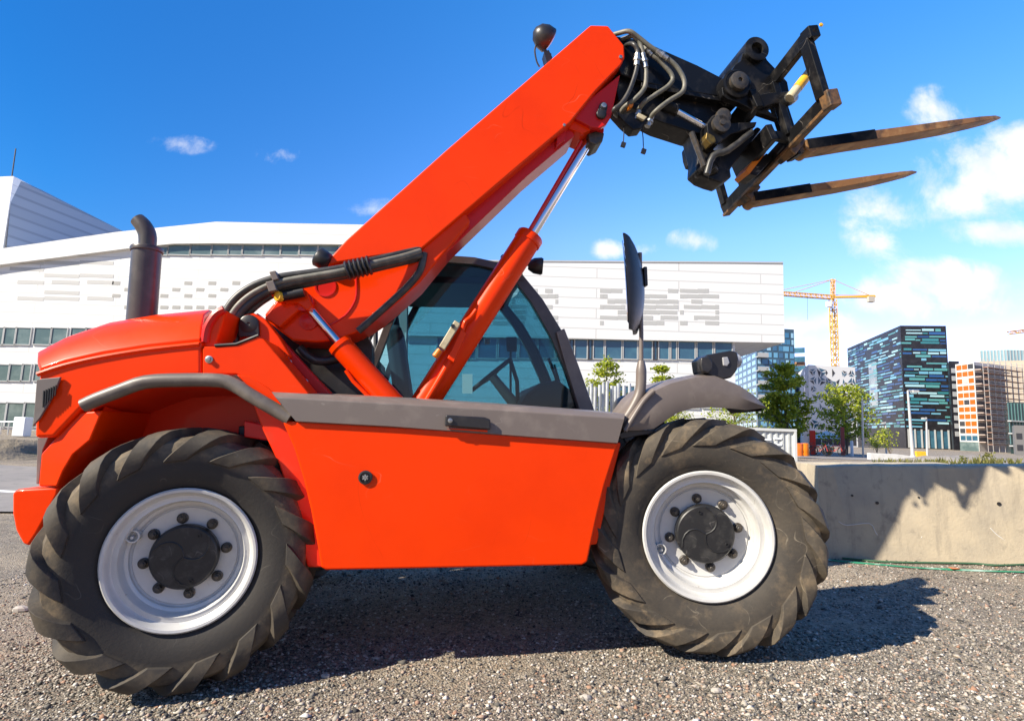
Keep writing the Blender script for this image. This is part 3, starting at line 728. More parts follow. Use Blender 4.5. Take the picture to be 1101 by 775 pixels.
# hoses from the engine bay over the heel
hs = [([(238,378),(237,352),(244,333),(256,318),(275,306),(300,298),(335,293),(368,288),(400,280),(430,273),(452,268)], 'hose', .021, -.72),
      ([(243,378),(242,355),(250,337),(262,323),(280,311),(302,303),(335,297),(370,291),(402,283),(432,276),(452,270)], 'hosegrey', .018, -.745),
      ([(248,378),(248,358),(256,340),(268,327),(284,316),(304,307),(336,300),(370,294),(402,286),(432,279),(453,274)], 'hose', .024, -.73),
      ([(253,377),(254,361),(261,345),(272,332),(288,320),(306,311),(338,304),(371,297),(404,289),(434,282),(454,277)], 'hose', .020, -.70)]
for pts, mt, r, l0 in hs:
    n = len(pts)
    MB().tube([P(x,y,l0 + (.12*(i-7)/3 if i > 7 else 0)) for i, (x,y) in enumerate(pts)], r, 10, 4).build('hydraulic_hose', M[mt], bo, smooth=60)
MB().tube(PP([(456,272),(452,290),(440,306),(420,325),(400,343),(385,356)], -.60), .022, 10, 4).build('hydraulic_hose', M['hose'], bo, smooth=60)
for k in range(6):
    x0, y0 = 372+k*4.6, 291.5-k*1.15
    a, b = P(x0,y0,-.725), P(x0+3.6,y0-.9,-.725)
    MB().tube([a, lin(a,b,.5), b], [.052,.058,.052], 14).build('hose_sleeve_ring', M['dark'], bo, smooth=60) if k in (0,5) else MB().tube([a, lin(a,b,.5), b], [.052,.058,.052], 14).build('hose_sleeve_ring', M['dark'], bo, smooth=60)
for pts in ([(289,292),(296,290.5),(300,300),(293,302)], [(285,303),(294,301),(298,312),(289,314)]):
    MB().side(pts, -.775, -.70).build('hose_clamp', M['grey'], bo, bevel=.006)
MB().side([(289,314),(297,312),(302,322),(297,324)], -.72, -.66).build('clamp_bracket', M['red'], bo, bevel=.004)

# ---------------- cab
CN, CF = -.05, .98
out = [(372,440),(385,425),(420,330),(440,293),(452,281),(475,274.5),(510,277),(542,284),(562,295),(584,322),(604,355),(620,392),(638,443)]
inn = [(390,434),(426,338),(446,299),(458,288),(478,282),(508,284),(534,290),(551,299),(571,325),(590,358),(606,394),(622,441)]
cab = MB()
o_ = out[1:]; 
ring_o = PP(out[1:], CN); ring_i = PP(inn, CN)
cab.grid([ring_o, ring_i], (0,.06,0))
cabo = cab.build('cab_frame', M['cabframe'], tele, bevel=.006, smooth=30)
# grey lower pillar cover
MB().side([(598,357),(607,353),(622,392),(640,443),(624,443),(609,396)], CN-.03, CN+.05).build('pillar_cover', M['pillar'], cabo, bevel=.006)
far = MB().grid([[p+Vector((0,CF-CN,0)) for p in ring_o], [p+Vector((0,CF-CN,0)) for p in ring_i]], (0,-.06,0))
far.build('door_frame', M['cabframe'], cabo, bevel=.006, smooth=30)
roofp = [ring_o[i] for i in range(2, 8)]
rf = MB().grid([[p+Vector((0,-.01,0)) for p in roofp], [p+Vector((0,.5,.03)) for p in roofp], [p+Vector((0,CF-CN+.01,0)) for p in roofp]], (0,0,-.05))
rf.build('cab_roof', M['cabframe'], cabo, smooth=40)
sg = MB().prism([p+Vector((0,.03,0)) for p in ring_i], (0,.006,0))
sg.build('side_window', M['glass'], cabo, smooth=0)
sg = MB().prism([p+Vector((0,CF-CN-.03,0)) for p in ring_i], (0,.006,0))
sg.build('door_window', M['glass'], cabo, smooth=0)
wsp = ring_o[7:12]
ws = MB().grid([[p+Vector((-.02,.06,0)) for p in wsp], [p+Vector((.05,.35,.0)) for p in wsp], [p+Vector((.05,.65,.0)) for p in wsp], [p+Vector((-.02,CF-CN-.06,0)) for p in wsp]], (-.006,0,0))
ws.build('windscreen', M['glass'], cabo, smooth=60)
flo = P(500,441,CN).z
fx0, fx1 = P(372,440,CN).x, P(640,441,CN).x
MB().box(((fx0+fx1)/2, (CN+CF)/2, flo-.32), (fx1-fx0-.02, CF-CN-.02, .62)).build('cab_tub', M['dark'], cabo, bevel=.02)
# rear wall posts and door post (grey, seen through the glass)
MB().box((P(432,390,.9).x, .90, flo+.45), (.10,.06,1.2)).build('door_post', M['intgrey'], cabo, bevel=.01)
for a, b in (((404,440),(404,330)),((404,332),(432,330))):
    MB().tube([P(*a,.92), P(*b,.92)], .02, 8).build('door_rail', M['interior'], cabo)
MB().box((fx0+.14, .45, flo+.20), (.06,.9,.4)).build('rear_wall', M['interior'], cabo, bevel=.01)
MB().box(((P(440,295,CN).x+P(540,284,CN).x)/2, .47, P(500,290,CN).z-.05), (.75,.85,.05)).build('headliner', M['interior'], cabo, bevel=.01)
# seat
sx = P(452,420,.5).x
se = MB().box((sx+.06,.5,flo+.02), (.46,.5,.14)); 
seo = se.build('driver_seat', M['seat'], cabo, bevel=.04, seg=3)
MB().box((sx-.16,.5,flo+.36), (.13,.46,.60), Matrix.Rotation(-.15,3,'Y')).build('seat_back', M['seat'], seo, bevel=.05, seg=3)
MB().box((sx-.22,.5,flo+.74), (.09,.26,.18), Matrix.Rotation(-.15,3,'Y')).build('headrest', M['seat'], seo, bevel=.04, seg=3)
# dash, steering column and wheel
MB().side([(556,441),(566,424),(580,412),(600,408),(615,420),(622,441)], .0, .9).build('dashboard', M['interior'], cabo, bevel=.02)
swc = P(528,403,.42)
sw = MB(); axv = Vector((-.62,0,.78))
R_ = axv.to_track_quat('Z','Y').to_matrix()
pts = [swc + R_ @ Vector((.19*math.cos(t), .19*math.sin(t), 0)) for t in np.linspace(0, 2*math.pi, 29)]
sw.tube(pts, .016, 8)
for t in (.5, 2.6, 4.7): sw.tube([swc - axv*.02, swc + R_ @ Vector((.185*math.cos(t), .185*math.sin(t), 0))], .011, 6)
sw.tube([swc, swc - axv*.5], [.035,.05], 10)
sw.build('steering_wheel', M['interior'], cabo, smooth=50)
MB().tube([P(557,442,.3), P(556,410,.3), P(548,385,.3)], .016, 8).build('control_lever', M['interior'], cabo)
MB().side([(497,402),(508,402),(508,423),(497,423)], .30, .302).build('paper_notice', M['white'], cabo)
MB().side([(544,362),(556,362),(556,378),(545,378)], .88, .90).build('door_mirror', M['interior'], cabo, bevel=.01)
MB().tube([P(549,378,.92), P(549,432,.92)], .010, 8).build('door_mirror_arm', M['interior'], cabo)
MB().box(P(524,367,.9), (.05,.03,.05)).build('side_repeater', M['olens'], cabo, bevel=.01)
MB().tube(PP([(596,392),(603,415),(612,432)], .06), .008, 6).build('wiper_arm', M['dark'], cabo)
MB().tube(PP([(590,385),(600,412),(608,434)], .07), .012, 6).build('wiper_blade', M['dark'], cabo)
# pale letter-shaped sticker on the door post
mk = MB(); c0 = P(433,362,.86)
mk.box(c0+Vector((-.022,0,0)), (.010,.004,.075)); mk.box(c0+Vector((.022,0,0)), (.010,.004,.075)); mk.beam(c0+Vector((-.02,0,.034)), c0+Vector((.02,0,-.034)), .004, .010, (0,0,1))
mk.build('post_letter', M['white'], cabo)
# rear-facing lamp at the cab's top front corner
c0 = P(577,286,-.14)
cl = MB().lathe([(.03,-.06),(.055,-.02),(.062,.03),(.055,.045)], c0, (1,-.15,-.1), 16)
clo = cl.build('cab_lamp', M['dark'], cabo, smooth=50)
MB().tube([c0, c0+Vector((-.08,0,.01)), c0+Vector((-.11,0,-.03))], .012, 8).build('lamp_arm', M['dark'], clo)
MB().tube(PP([(540,283),(539,276),(543,274),(548,277),(549,284)], -.05), .006, 6, 3).build('roof_hook', M['dark'], cabo)

MB().side([(378,368),(386,352),(440,296),(450,283),(474,281),(428,338),(404,352),(394,374),(386,438),(374,438)], CN-.01, CN+.05).build('rear_pillar', M['dark'], cabo, bevel=.006)
# ---------------- front fender, lamp, mirror
FT = [(671,462),(679,448),(692,430),(702,421),(722,412),(748,405.5),(772,406),(796,415),(812,426),(823,437)]
FB = [(674,463),(688,462.5),(703,461),(716,452),(728,444),(744,439),(768,437.5),(790,439),(806,440.5),(823,438.5)]
a = PP(FT, -1.04); b = PP(FB, -1.04)
fr_top = [p+Vector((0,.05,.018)) for p in a]
in_top = [Vector((p.x, -.66, p.z+.02)) for p in a]
ins = [Vector((p.x, -.66, p.z-.03)) for p in a]
low = [p+Vector((0,.02,.0)) for p in a]
fd = MB().grid([[p+Vector((0,.035,0)) for p in b], b, [lin(p,q,.5)+Vector((0,-.02,0)) for p,q in zip(b,a)], a, fr_top, in_top, ins, [Vector((p.x,-1.0,p.z-.025)) for p in a], [p+Vector((0,.035,0)) for p in b]])
fdo = fd.build('front_fender', M['grey'], tele, smooth=40)
fr = MB().tube([P(x,y,-1.06) for x,y in ((672,463),(683,445),(693,430),(703,420))], .014, 8, 3)
fr.build('fender_rib', M['grey'], fdo, smooth=60)
MB().side([(664,466),(678,462),(704,462),(712,466),(690,468),(668,472)], -1.0, -.66).build('fender_bracket', M['dark'], fdo, bevel=.006)
c0 = P(774,393,-.93)
hl = MB().side([(755,386),(761,381),(772,379),(786,376.5),(793,378),(795,386),(793,398),(787,406),(778,408),(766,405),(757,400)], -.99, -.84)
hlo = hl.build('headlight', M['dark'], fdo, bevel=.012, seg=3)
MB().side([(754,384),(763,382.5),(767,389),(766,398),(762,402),(755,400),(753,392)], -1.01, -.97).build('lamp_cover', M['dark'], hlo, bevel=.012, seg=3)
MB().side([(777,384),(783,383.5),(785,390),(782,394),(778,393)], -.998, -.97).build('indicator_lens', M['lens'], hlo, bevel=.006)
MB().lathe([(.04,-.03),(.04,-.004),(.02,.0)], P(793,388,-.88), (1,.25,.05), 18).build('headlight_lens', M['lens'], hlo, smooth=40)
MB().tube([P(768,403,-.90), P(766,414,-.90)], .028, 12).build('lamp_foot', M['dark'], hlo, smooth=50)
MB().tube([P(758,402,-.95), P(748,405,-.95)], .012, 8).build('lamp_plug', M['dark'], hlo)
mp = [P(x,y,-.98) for x,y in ((668,455),(676,446),(686,428),(689,415),(689.5,398),(689.5,388))]
ma = MB().tube(mp, [.028,.030,.030,.029,.029,.018], 14, 4)
ma.tube([P(x,y,-.98) for x,y in ((689.5,392),(689.5,360),(688.5,300),(688,272))], .0125, 10)
mao = ma.build('mirror_arm', M['grey'], tele, smooth=60)
# convex shell, seen nearly edge on
def shell(outline, lat, half):
    rows = []
    for k, s in enumerate(np.linspace(-1, 1, 9)):
        f = math.sqrt(max(0, 1-(s*.96)**2))
        rows.append([s, f])
    return rows
ml, mz0, mz1 = -.98, P(683,257,-.98).z, P(685,357,-.98).z
mx_top, mx_bot = P(677.5,258,-.98).x-.075, P(681,356,-.98).x-.06
mm = MB(); rows = []
for i, v in enumerate(np.linspace(0, 1, 13)):
    z = mz0 + (mz1-mz0)*v
    bul = (math.sin(math.pi*min(max(v*.94+.03,0),1)))**.55
    xe = mx_top + (mx_bot-mx_top)*v
    row = []
    for s in np.linspace(-1, 1, 9):
        row.append((xe + .085*bul*(1-abs(s)**2.4)+.012+.045*(s+1), ml + .115*s*(.75+.25*bul), z))
    rows.append(row)
mm.grid(rows, (-.012,0,0))
mmo = mm.build('mirror_shell', M['dark'], mao, smooth=60)
rows2 = [[(r[0][0]-.016, r[0][1]*.98+ml*.02, r[0][2]), (r[-1][0]-.016, r[-1][1]*.98+ml*.02, r[-1][2])] for r in rows[1:-1]]
MB().grid(rows2, (-.004,0,0)).build('mirror_face', M['mirror'], mao, smooth=0)
MB().box(P(693,298,-.98), (.02,.05,.11)).build('mirror_clamp', M['dark'], mao, bevel=.005)
# the far fender just shows past the ledge
MB().ball(P(672,441,.8), (.10,.2,.13)).build('far_lamp', M['dark'], tele, smooth=80)
# ================================================================== ground
def ground_z(x, y):
    near = ORG.z - (EZ.x*(x-ORG.x) + EZ.y*(y-ORG.y))/EZ.z
    d = math.hypot(x-1.0, y-3.0)
    t = min(max((d-7.)/16., 0), 1); t = t*t*(3-2*t)
    return near*(1-t) + (-1.22)*t
gm = bpy.data.materials.new('gravel_ground'); gm.use_nodes = True; nt = gm.node_tree; bs = nt.nodes['Principled BSDF']
bs.inputs['Roughness'].default_value = .9; bs.inputs['Specular IOR Level'].default_value = .25
tc = nt.nodes.new('ShaderNodeTexCoord')
def nz(sc, det=8, ro=.6):
    n = nt.nodes.new('ShaderNodeTexNoise'); n.inputs['Scale'].default_value = sc; n.inputs['Detail'].default_value = det; n.inputs['Roughness'].default_value = ro
    lnk(nt, tc.outputs['Object'], n.inputs['Vector']); return n
def vor(sc):
    n = nt.nodes.new('ShaderNodeTexVoronoi'); n.inputs['Scale'].default_value = sc; lnk(nt, tc.outputs['Object'], n.inputs['Vector']); return n
def cramp(src, stops):
    r = nt.nodes.new('ShaderNodeValToRGB'); e = r.color_ramp.elements
    e[0].position, e[0].color = stops[0][0], (*stops[0][1],1); e[1].position, e[1].color = stops[1][0], (*stops[1][1],1)
    for p_, c_ in stops[2:]: q = e.new(p_); q.color = (*c_,1)
    lnk(nt, src, r.inputs[0]); return r.outputs[0]
def mixn(f, a, b, mode='MIX'):
    m = nt.nodes.new('ShaderNodeMix'); m.data_type = 'RGBA'; m.blend_type = mode
    if isinstance(f, float): m.inputs[0].default_value = f
    else: lnk(nt, f, m.inputs[0])
    lnk(nt, a, m.inputs[6]); lnk(nt, b, m.inputs[7]); return m.outputs[2]
v1 = vor(85); v2 = vor(38)
sepx = nt.nodes.new('ShaderNodeSeparateColor'); lnk(nt, v1.outputs['Color'], sepx.inputs[0])
sepy = nt.nodes.new('ShaderNodeSeparateColor'); lnk(nt, v2.outputs['Color'], sepy.inputs[0])
stones = cramp(sepx.outputs[0], [(0,(.05,.045,.04)),(.3,(.17,.15,.125)),(.65,(.29,.255,.205)),(.85,(.40,.36,.30)),(1,(.28,.17,.11))])
stone2 = cramp(sepy.outputs[0], [(0,(.07,.063,.055)),(.5,(.25,.22,.18)),(.9,(.36,.32,.265)),(1,(.50,.47,.42))])
base = mixn(.35, stones, stone2)
big = nz(.55, 6); sand = cramp(nz(1.7, 9, .7).outputs[0], [(.42,(0,0,0)),(.68,(1,1,1))])
sandc = nt.nodes.new('ShaderNodeRGB'); sandc.outputs[0].default_value = (.44,.365,.26,1)
sf = nt.nodes.new('ShaderNodeMath'); sf.operation = 'MULTIPLY'; sf.inputs[1].default_value = .55; lnk(nt, sand, sf.inputs[0])
base = mixn(sf.outputs[0], base, sandc.outputs[0])
tone = cramp(big.outputs[0], [(.35,(.80,.79,.79)),(.65,(1.08,1.04,1.0))])
base = mixn(1.0, base, tone, 'MULTIPLY')
lnk(nt, base, bs.inputs['Base Color'])
hm = nt.nodes.new('ShaderNodeMath'); hm.operation = 'MULTIPLY_ADD'; hm.inputs[1].default_value = -.6
lnk(nt, v1.outputs['Distance'], hm.inputs[0]); lnk(nt, nz(25, 10, .7).outputs[0], hm.inputs[2])
bpn = nt.nodes.new('ShaderNodeBump'); bpn.inputs['Strength'].default_value = 1.0; bpn.inputs['Distance'].default_value = .016
lnk(nt, hm.outputs[0], bpn.inputs['Height']); lnk(nt, bpn.outputs[0], bs.inputs['Normal'])
def build_ground():
    radii = [0] + list(np.geomspace(.4, 30, 44)) + list(np.geomspace(36, 4000, 26))
    nA = 120; vs = [(1.0, 3.0, ground_z(1.0, 3.0))]; fs = []
    for r in radii[1:]:
        for k in range(nA):
            a = 2*math.pi*k/nA; x, y = 1+r*math.cos(a), 3+r*math.sin(a)
            vs.append((x, y, ground_z(x, y)))
    for k in range(nA): fs.append((0, 1+k, 1+(k+1) % nA))
    for i in range(len(radii)-2):
        for k in range(nA):
            a = 1+i*nA; k2 = (k+1) % nA
            fs.append((a+k, a+nA+k, a+nA+k2, a+k2))
    m = MB(); m.v = vs; m.f = fs
    return kind(m.build('ground', gm, smooth=60), 'structure')
build_ground()
# loose stones over the near ground, one mesh
def build_gravel(N=150000):
    x = rng.uniform(-4.2, 6.2, N*3); y = 1.75 + 4.6*rng.random(N*3)**1.5
    keep = np.abs(x - .25) < 1.15*y*.92 + .3
    clump = np.sin(x*1.7+2*np.sin(y*1.3))*np.cos(y*2.1+x*.7)
    keep &= rng.random(len(x)) < (.66+.34*clump)*np.where(y > 3.5, .45, 1.)
    x, y = x[keep][:N], y[keep][:N]; n = len(x)
    z = np.array([ground_z(a, b) for a, b in zip(x, y)])
    s = np.exp(rng.normal(math.log(.0046), .45, n)); s = np.clip(s, .0025, .020)
    octa = np.array([(1,0,0),(0,1,0),(-1,0,0),(0,-1,0),(0,0,1),(0,0,-1)], float)
    f8 = np.array([(0,1,4),(1,2,4),(2,3,4),(3,0,4),(1,0,5),(2,1,5),(3,2,5),(0,3,5)])
    ang = rng.uniform(0, 2*math.pi, n); ca, sa = np.cos(ang), np.sin(ang)
    v = np.repeat(octa[None], n, 0) * rng.uniform(.65, 1.3, (n,6,1))
    v[:,:,2] *= rng.uniform(.45,.9,(n,1)); v += rng.normal(0,.16,(n,6,3))
    vx = v[:,:,0]*ca[:,None]-v[:,:,1]*sa[:,None]; vy = v[:,:,0]*sa[:,None]+v[:,:,1]*ca[:,None]
    co = np.stack([vx*s[:,None]*1.2+x[:,None], vy*s[:,None]+y[:,None], v[:,:,2]*s[:,None]+z[:,None]+s[:,None]*.25], 2).reshape(-1,3)
    idx = (f8[None]+ (np.arange(n)*6)[:,None,None]).reshape(-1)
    me = bpy.data.meshes.new('gravel'); nf = n*8
    me.vertices.add(n*6); me.vertices.foreach_set('co', co.reshape(-1))
    me.loops.add(nf*3); me.loops.foreach_set('vertex_index', idx.astype(np.int32))
    me.polygons.add(nf); me.polygons.foreach_set('loop_start', np.arange(0, nf*3, 3, dtype=np.int32)); me.update(calc_edges=True)
    me.materials.append(islmat('loose_stone', [(0,(.035,.034,.032)),(.25,(.13,.12,.105)),(.5,(.27,.24,.20)),(.72,(.42,.38,.32)),(.86,(.30,.17,.11)),(.94,(.56,.53,.48))], .85, spec=.3, cmode='LINEAR'))
    ob = bpy.data.objects.new('gravel', me); COL.objects.link(ob); kind(ob, 'stuff')
build_gravel()
def ground_hit(px, py):
    "point of the ground seen at (px, py)"
    r = ray(px, py); t = .5
    for _ in range(4000):
        p = r*t
        if p.z <= ground_z(p.x, p.y): break
        t *= 1.003
    return Vector((p.x, p.y, ground_z(p.x, p.y)))

# ================================================================== concrete barriers, strap
conc = pmat('weathered_concrete', (.46,.385,.27), .88, col2=(.35,.30,.225), nscale=3, lo=.38, hi=.68, col3=(.17,.15,.125), n3=7, lo3=.56, hi3=.78, bump=.6, bscale=38, bdist=.006)
def streaks(m, c):
    "rain streaks running down the face"
    nt = m.node_tree; b = nt.nodes['Principled BSDF']; tc = nt.nodes.new('ShaderNodeTexCoord'); mp = nt.nodes.new('ShaderNodeMapping'); lnk(nt, tc.outputs['Object'], mp.inputs[0])
    mp.inputs['Scale'].default_value = (7, 7, .7); n = nt.nodes.new('ShaderNodeTexNoise'); n.inputs['Scale'].default_value = 1.5; n.inputs['Detail'].default_value = 8; n.inputs['Roughness'].default_value = .7
    lnk(nt, mp.outputs[0], n.inputs['Vector']); r = nt.nodes.new('ShaderNodeMapRange'); r.inputs[1].default_value = .52; r.inputs[2].default_value = .72; r.inputs[4].default_value = .75; lnk(nt, n.outputs[0], r.inputs[0])
    mx = nt.nodes.new('ShaderNodeMix'); mx.data_type = 'RGBA'; lnk(nt, r.outputs[0], mx.inputs[0]); lnk(nt, b.inputs['Base Color'].links[0].from_socket, mx.inputs[6]); mx.inputs[7].default_value = (*c, 1); lnk(nt, mx.outputs[2], b.inputs['Base Color'])
streaks(conc, (.24,.205,.16))
chip = pmat('fresh_chip', (.62,.60,.56), .9)
def block(name, label, a, b, h, th, taper=.0):
    "jersey-type block between ground points a and b (front foot line)"
    a, b = V3(a), V3(b); d = (b-a); L = d.length; d.normalize(); n = Vector((-d.y, d.x, 0)).normalized()
    if n.y < 0: n = -n
    secs = [(0,0),(.03,h*.30),(.05+taper,h*.97),(.065+taper,h),(th-.065-taper,h),(th-.05-taper,h*.97),(th-.03,h*.3),(th,0)]
    mb = MB(); N = 28; rows = []
    rr = random.Random(int(L*1000))
    for i in range(N+1):
        p = a + d*(L*i/N)
        rows.append([p + n*(u+(rr.uniform(-.004,.004))) + Vector((0,0,v-.03 if v == 0 else v + (rr.uniform(-.006,.004) if v > .6*h else 0))) for u, v in secs])
    mb.grid(rows); mb.add(rows[0], [tuple(range(8))]); mb.add(rows[-1], [tuple(range(7,-1,-1))])
    o = mb.build(name, conc, bevel=.012, smooth=30)
    return tag(o, label, 'barrier', 'concrete barrier blocks'), a, d, n
ga, gb = ground_hit(884, 600.5), ground_hit(1101, 607)
db = (gb-ga)
bh = .82
bo_, a_, d_, n_ = block('concrete_barrier', 'long weathered concrete barrier block catching the shadow of the raised forks', ga, ga + db*2.2, bh, .42)
def onface(px, py):
    "point on the near face of the block"
    r = ray(px, py); t = (a_ - n_*.0).dot(n_)/r.dot(n_); p = r*t
    return p
for px, py, r in ((945,541,.014),(1077,542,.016),(918,533,.010),(990,535,.008)):
    MB().lathe([(r,0),(r,.012),(r*.5,.012)], onface(px, py)+n_*.045, -n_, 10).build('lifting_hole', M['dark'], bo_)
sc = MB()
for pts in ([(903,561),(912,565),(936,563),(943,573),(951,583)], [(1030,581),(1036,590),(1042,587),(1060,592)], [(965,585),(985,585),(993,577)], [(1067,568),(1075,576),(1094,589)]):
    sc.tube([onface(*p)+n_*.028 for p in pts], .0035, 5, 3)
sc.build('scratch_mark', chip, bo_)
g2a, g2b = W(866,520,7.6), W(980,523,7.2)
b2 = Vector((g2a.x, g2a.y, 0)); b2.z = ground_z(b2.x, b2.y)
b3 = Vector((g2b.x, g2b.y, 0)); b3.z = ground_z(b3.x, b3.y)
block('concrete_barrier', 'second concrete barrier block further back, half hidden by the front tyre', b2 + (b2-b3)*.5, b3 + (b3-b2)*.35, W(900,499,7.5).z - b2.z, .55)
strap = pmat('green_strap', (.03,.22,.12), .6, col2=(.35,.5,.42), nscale=7, lo=.5, hi=.65)
pts = [ground_hit(x, y)+Vector((0,0,.010)) for x, y in ((840,596),(870,601),(905,604.5),(950,608.5),(985,611.5),(1020,613),(1060,615),(1101,616.5),(1150,617))]
mb = MB(); rows = []
for i, p in enumerate(pts):
    rows.append([p+Vector((.0,-.016,.004*math.sin(i*2.1))), p+Vector((0,.0,.006)), p+Vector((0,.016,.002*math.cos(i)))])
mb.grid(rows, (0,0,-.004))
tag(mb.build('ground_strap', strap, smooth=60), 'long green strap lying on the gravel in front of the concrete barrier', 'strap')
pts = [ground_hit(x, y)+Vector((0,-.01,.012)) for x, y in ((905,601.5),(950,605),(1000,606.5),(1045,607),(1070,609),(1101,608))]
tag(MB().tube(pts, .009, 8, 4).build('thin_rope', pmat('dark_green_cord', (.04,.10,.05), .7), smooth=60), 'thin dark green cord along the foot of the concrete barrier', 'rope')
p = ground_hit(1026,613.5)
mb = MB(); mb.grid([[p+Vector((-.03,-.02,.02)),p+Vector((.03,-.02,.022))],[p+Vector((-.03,.02,.024)),p+Vector((.03,.02,.02))]], (0,0,-.003))
tag(mb.build('strap_tag', M['olens']), 'small orange tag on the green ground strap', 'tag')
rr = random.Random(3)
for x, y, s, lab in ((22,657,.055,'pale rock at the left edge of the gravel beside the rear tyre'),(770,744,.03,'flat pale stone in the gravel below the front tyre'),(630,752,.028,'pinkish flat stone in the foreground gravel'),(350,728,.025,'whitish small stone in the gravel right of the rear tyre'),(1058,652,.03,'dark flat stone on the bare ground before the barrier')):
    p = ground_hit(x, y); m = MB().ball((0,0,0), (s, s*.7, s*.45), 9, 6)
    m.v = [(a*rr.uniform(.8,1.2), b*rr.uniform(.8,1.2), c*rr.uniform(.8,1.2)) for a, b, c in m.v]
    o = m.build('stone', pmat('stone_'+str(x), (.42,.38,.33) if y != 652 else (.12,.11,.1), .8, col2=(.3,.27,.24), nscale=30), loc=p+Vector((0,0,s*.2)), smooth=20)
    tag(o, lab, 'stone', 'larger stones lying in the gravel')

# ================================================================== facade helpers
def prismW(mb, pts, dep, thick):
    return mb.prism([W(x, y, dep) for x, y in pts], (0, thick, 0))
class Face:
    "a vertical wall plane: origin at ground, u along the wall, v up"
    def __init__(s, o, u, n): s.o, s.u, s.n = V3(o), V3(u).normalized(), V3(n).normalized()
    def p(s, u, v, out=0): return s.o + s.u*u + Vector((0,0,v)) + s.n*out
    def quadbox(s, mb, u0, v0, u1, v1, out, depth=.05):
        return mb.prism([s.p(u0,v0,out), s.p(u1,v0,out), s.p(u1,v1,out), s.p(u0,v1,out)], s.n*-depth)
def windows(face, rects, mat, parent, name='window', out=.03, depth=.06, cap=100):
    "each opening its own part; past the cap the smaller ones go into one mesh"
    rects = sorted(rects, key=lambda r: -(r[2]-r[0])*(r[3]-r[1]))
    for r in rects[:cap]:
        m = MB(); face.quadbox(m, *r, out, depth); m.build(name, mat, parent, smooth=0)
    if len(rects) > cap:
        m = MB()
        for r in rects[cap:]: face.quadbox(m, *r, out, depth)
        kind(m.build(name+'s', mat, parent, smooth=0), 'stuff')
def uv_of(face, px, py):
    r = ray(px, py); t = face.o.dot(face.n)/r.dot(face.n); p = r*t
    return (p-face.o).dot(face.u), p.z-face.o.z
bglass = pmat('blue_window_glass', (.035,.10,.16), .08, col2=(.06,.16,.22), nscale=.6, spec=.8)
gglass = pmat('grey_green_window_glass', (.10,.15,.15), .1, col2=(.22,.28,.27), nscale=.5, spec=.8)
frame = pmat('window_frame', (.42,.43,.43), .5)
framed = pmat('dark_window_frame', (.05,.05,.055), .5)
def cladmat(name, col, pitch, dark=.88, axis='Z', col2=None, jit=.05, w=.06):
    "panel cladding with thin joints every pitch metres"
    m = pmat(name, col, .45); nt = m.node_tree; b = nt.nodes['Principled BSDF']
    tc = nt.nodes.new('ShaderNodeTexCoord'); mp = nt.nodes.new('ShaderNodeMapping'); lnk(nt, tc.outputs['Object'], mp.inputs[0])
    mp.inputs['Rotation'].default_value = (math.pi/2, 0, 0)
    br = nt.nodes.new('ShaderNodeTexBrick'); br.offset = .5
    br.inputs['Scale'].default_value = 1; br.inputs['Brick Width'].default_value = pitch*16; br.inputs['Row Height'].default_value = pitch
    br.inputs['Mortar Size'].default_value = w*pitch; br.inputs['Mortar Smooth'].default_value = .1
    br.inputs['Color1'].default_value = (*col, 1); br.inputs['Color2'].default_value = (*[c*(1-jit) for c in col], 1)
    br.inputs['Mortar'].default_value = (*[c*dark for c in col], 1)
    lnk(nt, mp.outputs[0], br.inputs['Vector']); lnk(nt, br.outputs[0], b.inputs['Base Color'])
    return m
white = cladmat('white_panel_cladding', (.78,.78,.765), .75, dark=.8)
whitew = cladmat('white_metal_cladding', (.73,.735,.735), .76, dark=.72, jit=.04, w=.05)
greyc = cladmat('grey_metal_cladding', (.30,.34,.40), .9, dark=.72, jit=.10, w=.12)
perf = pmat('perforated_panel', (.36,.355,.335), .6)
perfw = pmat('perforated_panel_cool', (.43,.435,.43), .6)

# ================================================================== white office building
DB = 42.
wb = thing('office_building', 'long white panelled office building with ribbon windows behind the telehandler', 'building', (W(300,460,DB).x, DB, -1.22))
def bpart(mb, name, mat, **k):
    o = mb.build(name, mat, None, **k); o.parent = wb; o.matrix_parent_inverse = wb.matrix_world.inverted() if False else Matrix.Translation(-wb.location); return o
BZ = -1.6
def down(x, y): return W(x, y, DB)
def poly_to_ground(top, dep):
    pts = [W(x, y, dep) for x, y in top]
    return pts + [Vector((pts[-1].x, dep, BZ)), Vector((pts[0].x, dep, BZ))]
# left wing: parapet band leaning up to the right, then level
bpart(MB().prism(poly_to_ground([(-90,285),(0,268.5),(125,250.5),(232,239.5),(385,242.5),(470,245)], DB), (0,18,0)), 'wall', white)
bpart(MB().prism([W(x,y,DB-.35) for x, y in ((-90,301),(0,284.5),(60,277),(145,266),(186,262),(230,261.5),(385,263),(470,264),(470,244),(385,241.5),(232,238.5),(125,249.5),(0,267.5),(-90,284))], (0,.6,0)), 'parapet', white)
# right wing with the overhanging upper box
bpart(MB().prism([W(x,y,DB-1.0) for x, y in ((430,279),(842,281.5),(843.5,368.5),(430,360.5))], (0,15,0)), 'upper_wing', whitew)
bpart(MB().prism(poly_to_ground([(440,355),(790,360)], DB-.6), (0,13,0)), 'lower_wing', whitew)
bpart(MB().prism([W(430,279,DB-1.05), W(842,281.5,DB-1.05), W(842,283,DB-1.05), W(430,280.5,DB-1.05)], (0,.3,0)), 'coping', frame)
